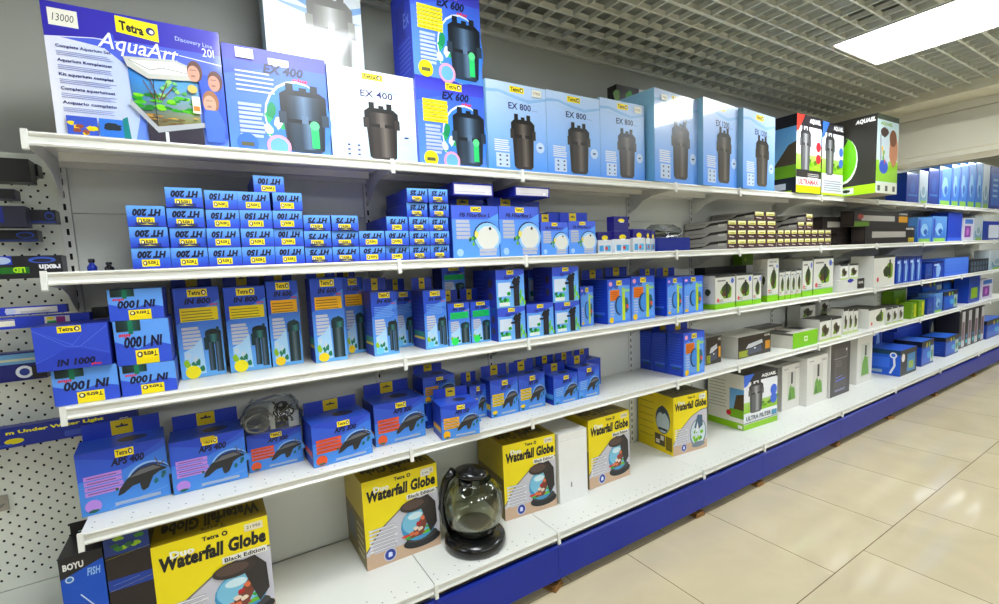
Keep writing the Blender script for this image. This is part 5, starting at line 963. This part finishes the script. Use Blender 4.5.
    ('ultraw', 'filter_box', 'big white and lime box with a dark canister picture on the bottom shelf', 'box', 'yellow fishbowl boxes on the bottom shelf', 3.1113, -0.2046, 0.272, -0.0557, 0.3681, 0.27, 0.3704, ''),
    ('wbottle', 'filter_box', 'white box with green cones, shorter one after the big canister box', 'box', 'plain white boxes on the bottom shelf', 3.6101, -0.18, 0.272, 0.0, 0.2478, 0.2, 0.3344, ''),
    ('wbottle', 'filter_box', 'white box with green cones, taller one in the middle of the white group', 'box', 'plain white boxes on the bottom shelf', 3.8924, -0.21, 0.272, 0.0, 0.317, 0.24, 0.3648, ''),
    ('blackface', 'filter_box', 'white box with a black front and pale diagram on the bottom shelf', 'box', 'plain white boxes on the bottom shelf', 4.241, -0.23, 0.272, 0.0, 0.3419, 0.22, 0.4293, ''),
    ('wleaf', 'filter_box', 'tall white box with narrow green picture, last of the white group', 'box', 'plain white boxes on the bottom shelf', 4.795, -0.16, 0.272, 0.0, 0.2984, 0.28, 0.4293, ''),
    ('farstripe', 'filter_box', 'tall blue striped pack behind the last white box', 'box', 'blue goods far along the bottom shelf', 5.4862, -0.077, 0.272, 0.0, 0.1684, 0.146, 0.4293, ''),
    ('handle', 'filter_box', 'blue box with a white carrying strap on the bottom shelf', 'box', 'blue goods far along the bottom shelf', 5.3995, -0.2853, 0.272, 0.0, 0.3738, 0.2694, 0.235, ''),
    ('bluelog', 'filter_box', 'dark blue box right beside the strapped one', 'box', 'blue goods far along the bottom shelf', 5.9391, -0.29, 0.272, 0.0, 0.3166, 0.22, 0.24, ''),
    ('bluelog', 'filter_box', 'low blue box with pale right side on the far bottom shelf', 'box', 'blue goods far along the bottom shelf', 6.6415, -0.29, 0.272, 0.0, 0.4001, 0.22, 0.2, ''),
    ('plainblue', 'filter_box', 'wide blue box at the back of the far bottom shelf', 'box', 'blue goods far along the bottom shelf', 6.3504, -0.07, 0.272, 0.0, 0.7673, 0.1, 0.28, ''),
    ('plainblue', 'filter_box', 'blue box lying on the wide back one', 'box', 'blue goods far along the bottom shelf', 6.3699, -0.07, 0.5532, 0.0, 0.6589, 0.1, 0.1, ''),
    ('bottles', 'filter_box', 'dark box with pale bottle pictures at the back of the bottom shelf', 'box', 'blue goods far along the bottom shelf', 7.169, -0.09, 0.272, 0.0, 0.5824, 0.1, 0.36, ''),
    ('blackslim', 'filter_box', 'black and white slim box, first of four at the far bottom shelf', 'box', 'blue goods far along the bottom shelf', 7.1043, -0.26, 0.272, 0.0, 0.2003, 0.2, 0.42, ''),
    ('blackslim', 'filter_box', 'black and white slim box, second of four at the far bottom shelf', 'box', 'blue goods far along the bottom shelf', 7.3279, -0.26, 0.272, 0.0, 0.2093, 0.2, 0.42, ''),
    ('blackslim', 'filter_box', 'black and white slim box, third of four at the far bottom shelf', 'box', 'blue goods far along the bottom shelf', 7.5616, -0.26, 0.272, 0.0, 0.219, 0.2, 0.42, ''),
    ('blackslim', 'filter_box', 'black and white slim box, last of four at the far bottom shelf', 'box', 'blue goods far along the bottom shelf', 7.7964, -0.26, 0.272, 0.0, 0.2098, 0.2, 0.42, ''),
    ('bluelog', 'filter_box', 'blue box at the right edge of the bottom shelf', 'box', 'blue goods far along the bottom shelf', 8.2878, -0.28, 0.272, 0.0, 0.7162, 0.2, 0.22, ''),
]

# ------------------------------------------------------------ the room (x along the shelves, y into the wall, z up)
CZ = 1.44
CEIL = 2.635
def struct(name, g, **k):
    o = g.obj(name, **k); o['kind'] = 'structure'; return o
g = G(['floor']); g.box(-6, 14, -7, 2.5, -.05, 0); struct('floor', g)
g = G(['wall']); g.box(-6, 14, .15, .25, 0, 2.799); struct('wall_back', g)
g = G(['wallp']); g.box(-6, 14, -7.1, -7, 0, 2.799); struct('wall_front', g)
g = G(['wallp']); g.box(-6.1, -6, -7.1, .25, 0, 2.799); struct('wall_left', g)
g = G(['wallp']); g.box(14, 14.1, -7.1, 2.5, 0, 2.799); struct('wall_right', g)
g = G(['plenum']); g.box(-6, 14, -7.1, .25, 2.8, 3.2); struct('ceiling', g)
# dropped beam across the aisle with a stepped profile
g = G(['beam'])
g.extr([(5.02, CEIL + .02), (5.02, CEIL - .05), (5.3, CEIL - .06), (5.3, 2.515), (5.34, 2.515), (5.34, 2.42), (5.2, 2.40), (5.2, 2.19), (5.215, 2.18), (5.215, 2.145), (5.6, 2.145), (5.6, 2.799), (5.02, 2.799)], .149, -7, 'y')
# profile is given as (x, z); rebuild with y as the extrusion axis
struct('trim_1', g)
# open-cell ceiling grid: thin blades 5 cm tall, 10.5 cm cells, in flat modules
lamps = [(3.252, -1.87), (.15, -1.87), (-2.95, -1.87), (6.35, -1.87), (9.45, -1.87), (3.252, -6.2), (.15, -6.2), (-2.95, -6.2), (6.35, -6.2), (9.45, -6.2), (1.7, -6.2), (4.8 , -6.2)]
def in_lamp(x, y):
    for lx, ly in lamps:
        if lx - .01 < x < lx + .64 and ly - .01 < y < ly + 1.24: return True
    return False
g = G(['grid']); CELL = .1055; TH = .0045; HB = .026
x0, x1, y1, y0 = -1.2, 5.02, .12, -3.2
nx = int((x1 - x0) / CELL); ny = int((y1 - y0) / CELL)
for j in range(ny + 1):
    y = y1 - j * CELL; s = None
    for i in range(nx + 2):
        x = x0 + i * CELL; inside = in_lamp(x + CELL / 2, y)
        if not inside and i <= nx:
            if s is None: s = x
        elif s is not None:
            t = TH * (1.8 if j % 6 == 0 else 1); g.box(s, min(x, x1), y - t / 2, y + t / 2, CEIL, CEIL + HB); g.box(s, min(x, x1), y - t * 1.25, y + t * 1.25, CEIL - .002, CEIL); s = None
for i in range(nx + 1):
    x = x0 + i * CELL; s = None
    for j in range(ny + 2):
        y = y1 - j * CELL; inside = in_lamp(x, y - CELL / 2)
        if not inside and j <= ny:
            if s is None: s = y
        elif s is not None:
            g.box(x - TH / 2, x + TH / 2, max(y, y0), s, CEIL + .001, CEIL + HB - .001); g.box(x - TH, x + TH, max(y, y0), s, CEIL - .0012, CEIL + .0008); s = None
struct('ceiling_grid', g)
g = G(['grid']); g.box(-6, 5.02, .125, .148, CEIL - .012, CEIL + .02); struct('trim_2', g)
# lay-in lamps
lamp_me = None
for i, (lx, ly) in enumerate(lamps):
    if lamp_me is None:
        a = G(['white'])
        for q in ((0, .62, 0, .012), (0, .62, 1.218, 1.23), (0, .012, .012, 1.218), (.608, .62, .012, 1.218)): a.box(*q, 0, .05)
        a.box(0, .62, 0, 1.23, .05, .06)
        b = G(['lamp']); b.box(.012, .608, .012, 1.218, .006, .04)
        lamp_me = (a.data('lamp_frame'), b.data('lamp_diffuser'))
    e = empty('ceiling_lamp', (lx, ly, CEIL - .004))
    if i == 0: tag(e, 'bright rectangular ceiling lamp set into the open-cell ceiling at top right', 'lamp')
    else: tag(e, 'rectangular ceiling lamp in the part of the ceiling outside the picture', 'lamp', 'ceiling lamps outside the picture')
    for n, me in zip(('lamp_frame', 'lamp_diffuser'), lamp_me):
        o = bpy.data.objects.new(n, me); COL.objects.link(o); o.parent = e

# ------------------------------------------------------------ shelving
JX = [-.3604 + 0.0, .6169, 1.1951, 2.2083, 2.8073, 3.8305, 4.7864, 5.8330, 6.9948, 8.10, 9.15]
SZ = {'A': 1.8328, 'B': 1.4689, 'C': 1.1002, 'D': .7383, 'E': .2708}
SY = {'A': -.357, 'B': -.36, 'C': -.358, 'D': -.361, 'E': -.527}
BAYL = ['leftmost white shelving bay with blue kick panel, holding violet-bar pump boxes', 'narrow white shelving bay holding the black glass fishbowl', 'white shelving bay holding the narrow blank white box on its bottom shelf', 'narrow white shelving bay holding the wide yellow box', 'white shelving bay holding the big canister box and flat lime box', 'white shelving bay holding the black-fronted box and strapped blue box',
        'far white shelving bay under the dropped beam', 'far white shelving bay just beyond the dropped beam', 'farthest visible white shelving bay at the right edge', 'last white shelving bay, cut by the right edge of the picture']
def rail_g(L, s):
    d = -SY[s]; g = G(['white']); x0, x1 = .0015, L - .0015
    pr = [(-d + .012, 0), (-d + .002, 0), (-d, -.004), (-d + .002, -.008), (-d + .007, -.012), (-d + .007, -.024), (-d + .001, -.03), (-d + .003, -.035), (-d + .012, -.035)]
    g.extr(pr, x0, x1, 'x'); return g
def shelf_g(L, s):
    d = -SY[s]; g = G(['white']); x0, x1 = .0015, L - .0015
    g.box(x0, x1, -d + .0121, -.022, -.004, 0)
    if s in 'ABCD':
        g.box(x0 + .02, x1 - .02, -.14, -.125, -.03, -.004); g.box(x0, x1, -.03, -.022, -.03, -.004)
    if s in 'DE':
        g.use('slot'); n = int(L / .045)
        for i in range(n):
            for r in (0, 1):
                xx = x0 + .02 + i * .045 + r * .0; yy = -d + .03 + r * .035
                if r and i % 2: continue
                g.face([(xx - .002, yy - .002, .0003), (xx + .002, yy - .002, .0003), (xx + .002, yy + .002, .0003), (xx - .002, yy + .002, .0003)])
    return g
def bracket_g(s):
    d = -SY[s]; g = G(['white'])
    if s != 'E':
        pr = [(0, -.001), (-d - .003, -.001), (-d - .004, -.038), (-d + .02, -.036), (-.2, -.045), (-.13, -.065), (-.085, -.1), (-.03, -.125), (0, -.125)]
        g.extr(pr, -.0012, .0012, 'x')
    g.extr([(-d - .005, .004), (-d + .004, .004), (-d + .004, -.03), (-d - .002, -.05), (-d - .009, -.047)], -.0065, .0065, 'x')
    return g
_br = {s: bracket_g(s).data('shelf_bracket') for s in 'ABCDE'}
def part(nm, me, parent, loc=(0, 0, 0)):
    o = bpy.data.objects.new(nm, me); COL.objects.link(o); o.parent = parent; o.location = loc; return o
def upright_me():
    g = G(['white']); g.box(-.014, .014, -.021, .0, .05, 1.86)
    g.use('slot')
    for i in range(44):
        z = .13 + i * .0395
        g.box(-.0035, .0035, -.0216, -.0205, z, z + .02)
    g.use('white'); g.box(-.002, .002, -.0222, -.0205, .05, 1.86) if 0 else None
    return g.data('slotted_upright')
UP = upright_me()
def foot_me():
    g = G(['black']); g.lathe([(.0, .0), (.018, .0), (.02, .006), (.008, .012), (.006, .05), (.0, .05)], n=14); return g.data('levelling_foot')
FT = foot_me()
def wood_me(s):
    g = G(['wood']); g.box(-.036, .036, -.034, .034, 0, .012); g.box(-.03, .032, -.03, .028, .012, .024); return g.data('wood_block')
WB = wood_me(0)
for i in range(len(JX) - 1):
    L = JX[i + 1] - JX[i]
    e = empty('shelving_bay', (JX[i], 0, 0)); tag(e, BAYL[i], 'shelf', 'joined shelving bays along the wall')
    part('slotted_upright', UP, e)
    br = part('leg_rail', None, e) if 0 else None
    z = .05; k = 0
    g = G(['panel'])
    for a, b in ((.2712, .66), (.662, 1.02), (1.022, 1.35), (1.352, 1.66), (1.662, 1.85)):
        g.box(.0155, L - .0155, -.014, -.002, a, b)
    g.obj('back_panel', e)
    for s in 'ABCDE':
        o = shelf_g(L, s).obj('base_shelf' if s == 'E' else 'shelf', e); o.location = (0, 0, SZ[s]); rail_g(L, s).obj('price_rail', o)
        part('shelf_bracket', _br[s], e, (0, 0, SZ[s]))
    g = G(['kick']); g.extr([(-.5, .207), (-.514, .207), (-.522, .2), (-.522, .055), (-.515, .048), (-.5, .048)], .001, L - .001, 'x'); g.obj('kick_panel', e)
    g = G(['white']); g.box(-.012, .012, -.49, -.022, .03 + .055, .23); bl = g.obj('base_leg', e)
    part('levelling_foot', FT, bl, (.0, -.48, .0248)); part('levelling_foot', FT, bl, (.0, -.06, .0248))
    for yy in (-.48,):
        w = bpy.data.objects.new('wood_block', WB); COL.objects.link(w); w.location = (JX[i] - .005, yy + .0, .0003); w.rotation_euler = (0, 0, random.uniform(-.5, .5))
        tag(w, ['plywood block at the far left under the blue kick panel', 'plywood block under the kick panel left of the globe', 'nearest visible plywood block under the blue kick panel', 'plywood block, second from the front, under the blue kick panel', 'plywood block, third from the front, under the blue kick panel', 'plywood block, fourth from the front, under the blue kick panel', 'plywood block, fifth from the front, under the blue kick panel', 'plywood block, sixth from the front, under the blue kick panel', 'plywood block, seventh from the front, under the blue kick panel', 'plywood block, farthest away under the blue kick panel'][i], 'block', 'plywood blocks under the shelving feet')

# ------------------------------------------------------------ perforated bay on the left
e = empty('pegboard_bay', (JX[0], 0, 0)); tag(e, 'perforated cream pegboard bay at the left edge, with hooks and hung boxes', 'shelf')
g = G(['peg'])
for a, b in ((.475, .98), (.982, 1.35), (1.352, 1.84)): g.box(-1.0, -.0155, -.014, -.002, a, b)
g.box(-1.0, -.0155, -.014, -.002, .28, .472)
g.box(-1.0, -.0155, -.0165, -.0145, 1.832, 1.842)
g.use('slot')
nr = 0
for r in range(36):
    z = .51 + r * .0182 * 2
    for half in (0, 1):
        zz = z + half * .0182
        if zz > 1.8: continue
        for c in range(19):
            xx = -.04 - c * .0385 - half * .01925
            if xx < -.78: continue
            g.face([(xx + .0036 * math.cos(PI / 4 * q), -.0143, zz + .0042 * math.sin(PI / 4 * q)) for q in range(8)])
g.obj('perforated_panel', e)
g = G(['white'])
g.extr([(-.35, .2708), (-.352, .236), (-.34, .236), (-.34, .266), (-.02, .266), (-.02, .2708)], -1.0, -.002, 'x'); g.obj('base_shelf', e)
g = G(['kick']); g.box(-1.0, -.003, -.345, -.335, .05, .235); g.obj('kick_panel', e)

# ------------------------------------------------------------ every boxed product
for row in TABLE: place(row)

# ------------------------------------------------------------ goods hung on the pegboard (rows: name,label,cat,group,x0,x1,y,depth,z0,z1,art)
def dark(c): return tuple(int(v) for v in c)
def pegitem(name, label, cat, x0, x1, y, d, z0, z1, base, arts, group='boxes hung on the pegboard', rx=0):
    w = x1 - x0; h = z1 - z0
    g = G(); g.box(-w / 2, w / 2, -d / 2, d / 2, 0, h, base)
    f = F(g, (-w / 2, -d / 2, 0), (1, 0, 0), (0, 0, 1), w, h); arts(f)
    f = F(g, (w / 2, -d / 2, 0), (0, 1, 0), (0, 0, 1), d, h); f.rect(.1, .1, .9, .9, tuple(min(255, c + 14) for c in base))
    o = g.obj(name, None, ((x0 + x1) / 2, y + d / 2, z0)); o.rotation_euler = (0, rx, 0)
    tag(o, label, cat, group)
    a = G(['steel']); a.tube([(0, d / 2 - .01, h * .5), (0, -y - d / 2 - .016, h * .5)], .002, 6); a.tube([(0, -y - d / 2 - .018, h * .5), (0, -y - d / 2 - .012, h * .5)], .006, 8)
    c = a.obj('peg_hook', o)
    return o
def A1(f): f.rect(.02, .1, .98, .9, (24, 22, 24)); f.rect(.02, .5, .98, .54, (20, 20, 20))
def A2(f): f.ell(.78, .55, .16, .3, (40, 70, 170)); f.ell(.78, .52, .13, .2, (26, 24, 40)); f.rect(0, 0, 1, .15, (24, 50, 130))
def A2b(f): f.rect(.0, .2, .6, .95, (24, 40, 140)); f.rect(.05, .5, .3, .85, (226, 224, 215))
def A3(f):
    f.rect(0, .62, .5, 1, (30, 60, 190)); f.ell(.4, .8, .09, .16, (190, 205, 235)); f.ell(.8, .8, .14, .14, (60, 90, 190)); f.ell(.8, .78, .1, .08, (26, 26, 40))
    f.rect(.2, .22, .66, .5, (40, 110, 40)); f.flip = True; f.text('LED', .38, .5, .5, .74, (190, 240, 60), .03); f.text('rexin', .02, .4, .24, .66, (244, 244, 248), .03, 0); f.flip = False
def A4(f): f.rect(0, .25, .35, .75, (236, 232, 214)); f.line([(0, .8), (.35, .85)], .004, (240, 220, 60)); f.rect(.6, .2, .82, .9, (236, 230, 230)); f.rect(.62, .25, .7, .5, (60, 170, 80)); f.rect(.7, .3, .78, .85, (150, 50, 130)); f.rect(.62, .6, .68, .85, (230, 210, 70))
def A4b(f): f.rect(.35, .15, .9, .85, (228, 224, 214)); f.bars(.5, .2, .85, .5, 3, (150, 148, 140), .4); f.ell(.4, .5, .06, .35, (200, 205, 220))
def A5(f): f.rect(0, .6, 1, .95, (110, 160, 200)); f.rect(0, .7, 1, .78, (200, 200, 170)); f.ell(.7, .3, .12, .22, (230, 235, 245)); f.ell(.7, .3, .07, .13, (40, 60, 150)); f.rect(.8, .05, 1, .5, (26, 24, 34))
pegitem('lamp_box', 'uppermost dark box hung on the pegboard at the left edge', 'box', -0.5257, -0.4016, -0.160, 0.060, 1.7333, 1.7985, (24, 22, 22), A1)
pegitem('lamp_box', 'small black box just right of the uppermost hung one', 'box', -0.4163, -0.3961, -0.100, 0.050, 1.7613, 1.7967, (30, 28, 28), A1)
pegitem('lamp_box', 'short navy box below the uppermost dark box', 'box', -0.5307, -0.4398, -0.160, 0.050, 1.6839, 1.7121, (34, 30, 60), A1)
pegitem('lamp_box', 'dark hung box with a blue emblem, above another like it', 'box', -0.4318, -0.3660, -0.120, 0.050, 1.6205, 1.6594, (34, 32, 40), A2)
pegitem('lamp_box', 'blue hung box with a white label at the left edge', 'box', -0.5390, -0.4230, -0.160, 0.050, 1.6048, 1.6647, (40, 40, 60), A2b)
pegitem('lamp_box', 'dark hung box with a blue emblem, lower one', 'box', -0.5376, -0.4143, -0.110, 0.050, 1.5677, 1.6004, (30, 28, 36), A2)
pegitem('lamp_box', 'black lamp box with upside-down white lettering, left of the second shelf', 'box', -0.5701, -0.3569, -0.170, 0.060, 1.4571, 1.5220, (30, 28, 34), A3)
pegitem('lamp_box', 'upper blue lamp carton with white label, below the black lettered box', 'box', -0.5705, -0.3664, -0.140, 0.030, 1.3507, 1.3750, (40, 60, 180), A4b)
pegitem('lamp_box', 'long blue carton with coloured squares beside the dented blue box', 'box', -0.5649, -0.3108, -0.170, 0.050, 1.3138, 1.3458, (40, 62, 190), A4)
pegitem('lamp_box', 'blue and dark carton with a white ring behind the dented blue box', 'box', -0.5970, -0.4342, -0.120, 0.050, 1.1541, 1.2394, (24, 30, 110), A5)
def A6(f): f.text('m Under Water Light', .42, .6, .84, .82, (236, 226, 40), .03); f.rect(.66, .12, .8, .4, (50, 74, 170)); f.ell(.45, .3, .04, .14, (220, 210, 40)); f.rect(.1, .1, .44, .2, (40, 70, 170)); f.text('CE', .91, .4, .955, .6, (230, 230, 240), .02)
pegitem('lamp_box', 'long blue underwater lamp box with yellow lettering, left of the pump boxes', 'box', -.78, -.235, -.092, .04, .95, 1.012, (18, 40, 140), A6)
pegitem('lamp_box', 'small black box behind the dented blue box, under the second shelf', 'box', -0.3161, -0.2793, -.1, .05, 1.3213, 1.3561, (30, 30, 30), A1)
# hooks left bare
for x, z, lab in [(-0.6002, 0.7566, 'bare metal hook low on the pegboard at the left edge')]:
    a = G(['steel']); a.tube([(0, 0, 0), (0, -.06, 0), (0, -.075, .01)], .0028, 6); a.box(-.012, .012, -.004, .0, -.02, .03)
    o = a.obj('peg_hook', None, (x, -.0165, z)); tag(o, lab, 'hook')

# white carton lying low at the bottom left corner
def carton_low():
    g = G(); w, d, h = .5, .2, .12; g.box(-w / 2, w / 2, -d / 2, d / 2, 0, h, (214, 216, 210))
    f = F(g, (-w / 2, -d / 2, 0), (1, 0, 0), (0, 0, 1), w, h); f.poly([(.62, .98), (.99, .98), (.99, .1), (.8, .5)], (44, 120, 200)); f.text('FILTER', .72, .72, .92, .84, (210, 225, 240), .02); f.rect(.3, .3, .52, .6, (196, 200, 186)); f.bars(.33, .35, .5, .55, 3, (120, 124, 110), .5)
    o = g.obj('filter_box', None, (-.70, -.18, .2722)); tag(o, 'white box with a blue triangle at the bottom left corner, beneath the pegboard', 'box')
carton_low()

# ------------------------------------------------------------ black glass fishbowl on the bottom shelf
def fishbowl():
    e = empty('glass_fishbowl', (0.8694, -.375, SZ['E'] + .0006), -.15); tag(e, 'round clear glass fishbowl with black base, back arm and lid, on the bottom shelf', 'aquarium')
    g = G(['black']); g.lathe([(0, 0), (.118, 0), (.127, .006), (.13, .02), (.128, .036), (.12, .046), (.1, .052), (.09, .056), (.085, .06), (0, .06)], n=48); g.obj('base', e)
    g = G(['dgrey']); g.lathe([(0, .0605), (.072, .0605), (.08, .075), (.07, .095), (.03, .1), (0, .1)], n=40); g.obj('gravel_cup', e)
    prof = [(.05, .062), (.075, .066), (.1, .085), (.117, .118), (.124, .158), (.121, .2), (.109, .238), (.094, .262), (.082, .276), (.08, .282)]
    inner = [(r - .003, z) for r, z in prof][::-1]
    g = G(['glass']); g.lathe(prof + inner, n=56); g.obj('glass_bowl', e)
    g = G(['black'])
    pts = [(-.085, .04, .05), (-.112, .05, .1), (-.125, .052, .16), (-.12, .05, .22), (-.1, .045, .28), (-.07, .03, .318)]
    g.tube(pts, [.018, .016, .014, .014, .018, .02], 14); g.obj('back_arm', e)
    g = G(['black']); g.lathe([(0, .292), (.05, .292), (.066, .297), (.07, .307), (.066, .318), (.05, .326), (.024, .328), (.022, .333), (0, .333)], cx=-.035, n=40)
    o = g.obj('lid', e); o.rotation_euler = (0, .1, 0)
    g = G(['black']); g.lathe([(0, .225), (.027, .225), (.03, .232), (.03, .292), (0, .292)], cx=-.03, n=28); g.obj('filter_tube', e)
fishbowl()

# ------------------------------------------------------------ clear bags
def crumple(w, d, h, n=9, seed=1, amp=.02):
    r = random.Random(seed); g = G(['film']); vs = []; fs = []
    m = 2 * n
    for j in range(n + 1):
        t = j / n
        for i in range(m):
            a = 2 * PI * i / m; k = 1 - .35 * t ** 3 if True else 1
            ex = 1 - .7 * max(0, t - .75) * 4 * .8
            vs.append(((w / 2) * k * math.copysign(abs(math.cos(a)) ** .6, math.cos(a)) + r.uniform(-amp, amp), (d / 2) * max(ex, .08) * math.copysign(abs(math.sin(a)) ** .7, math.sin(a)) + r.uniform(-amp, amp) * .4, h * t + (r.uniform(-amp, amp) * .5 if j else 0)))
    for j in range(n):
        for i in range(m): fs.append((j * m + i, j * m + (i + 1) % m, (j + 1) * m + (i + 1) % m, (j + 1) * m + i))
    g.mesh(vs, fs, (255, 255, 255), False); return g
def bag1():
    e = empty('plastic_bag', (0.161, -.2, 0.8775)); tag(e, 'clear plastic bag of coiled grey hose and black cable lying on a pump box', 'bag')
    g = crumple(.2, .09, .12, 9, 3, .012); o = g.obj('film_bag', e)
    g = G(['hose']); pts = []
    for i in range(120):
        a = i * .28; rr = .036 + .008 * math.sin(i * .37); pts.append((-.05 + rr * math.cos(a) * 1.15, -.018 + .02 * math.sin(i * .11), .05 + rr * math.sin(a) * .9))
    g.tube(pts, .0034, 6); g.obj('coiled_hose', e)
    g = G(['cable']); r = random.Random(5); pts = []
    for i in range(110):
        a = i * .5; pts.append((.035 + .034 * math.cos(a * 1.1) * (.6 + .4 * math.sin(i * .3)), -.02 + .014 * math.sin(i * .7), .06 + .042 * math.sin(a) * (.7 + .3 * math.cos(i * .23))))
    g.tube(pts, .003, 6); g.obj('black_cable', e)
    g = G(); g.box(-.012, .004, -.03, -.029, .01, .1, (200, 200, 196)); g.box(.05, .085, -.02, -.019, .004, .06, (212, 214, 216)); g.obj('header_card', e)
bag1()
def bag2():
    e = empty('plastic_bag', (2.23, -.25, 1.5437)); tag(e, 'clear bag of grey-green leaflets heaped on the low dark blue tray', 'bag')
    g = crumple(.24, .14, .075, 7, 8, .012); g.obj('film_bag', e)
    g = G(); r = random.Random(9)
    for i in range(22):
        x = r.uniform(-.08, .08); y = r.uniform(-.04, .04); z = .008 + r.uniform(0, .04) * (1 - abs(x) / .12); a = r.uniform(-.5, .5); L = r.uniform(.03, .06)
        c = r.choice([(120, 120, 100), (88, 92, 66), (150, 148, 140), (70, 72, 60)])
        ca, sa = math.cos(a) * L, math.sin(a) * L * .4
        g.mesh([(x - ca, y - .02, z - sa), (x + ca, y - .02, z + sa), (x + ca, y + .02, z + sa + .012), (x - ca, y + .02, z - sa + .012), (x - ca, y - .02, z - sa - .003), (x + ca, y - .02, z + sa - .003), (x + ca, y + .02, z + sa + .009), (x - ca, y + .02, z - sa + .009)], [(0, 1, 2, 3), (7, 6, 5, 4), (0, 4, 5, 1), (1, 5, 6, 2), (2, 6, 7, 3), (3, 7, 4, 0)], c)
    o = g.obj('leaflets', e)
bag2()
# small dark blue bottles standing at the left end of the second shelf
for i, (x, lab) in enumerate(((-.285, 'tall dark blue bottle at the left end of the second shelf'), (-.245, 'short dark blue bottle at the left end of the second shelf'))):
    g = G(['black'] if i else ['kick']); s = (1, .7)[i]
    g.lathe([(0, 0), (.011, 0), (.012, .002), (.012, .014 * s), (.008, .02 * s), (.006, .022 * s), (.006, .026 * s), (.0, .026 * s)], n=20); b = g.obj('bottle', None, (x, -.2, SZ['B'] + .0006))
    tag(b, lab, 'bottle', 'bottles on the second shelf')
    g = G(['black']); g.lathe([(0, .0264 * s), (.007, .0264 * s), (.008, .029 * s), (.008, .036 * s), (.006, .038 * s), (0, .038 * s)], n=20); g.obj('cap', b)

# ------------------------------------------------------------ daylight / ambient, camera, view
w = bpy.data.worlds.new('World'); SC.world = w; w.use_nodes = True
w.node_tree.nodes['Background'].inputs[0].default_value = (.8, .85, 1, 1); w.node_tree.nodes['Background'].inputs[1].default_value = .3
cd = bpy.data.cameras.new('Camera'); cam = bpy.data.objects.new('Camera', cd); COL.objects.link(cam)
Rr = [[0.847104, -0.529655, -0.043366], [0.089877, 0.062361, 0.993999], [0.523772, 0.845918, -0.10043]]
cam.matrix_world = Matrix(((Rr[0][0], Rr[1][0], -Rr[2][0], 0), (Rr[0][1], Rr[1][1], -Rr[2][1], -2.0526), (Rr[0][2], Rr[1][2], -Rr[2][2], CZ), (0, 0, 0, 1)))
cd.sensor_width = 36; cd.lens = 470.27 / 999 * 36; cd.shift_x = 0; cd.shift_y = 9.15 / 999; cd.clip_start = .02
SC.camera = cam
SC.view_settings.view_transform = 'Standard'; SC.view_settings.look = 'None'; SC.view_settings.exposure = EXPO; SC.view_settings.gamma = 1; SC.view_settings.use_curve_mapping = False
SC.cycles.use_denoising = True
SC.cycles.max_bounces = 6; SC.cycles.diffuse_bounces = 3; SC.cycles.glossy_bounces = 3; SC.cycles.transparent_max_bounces = 12
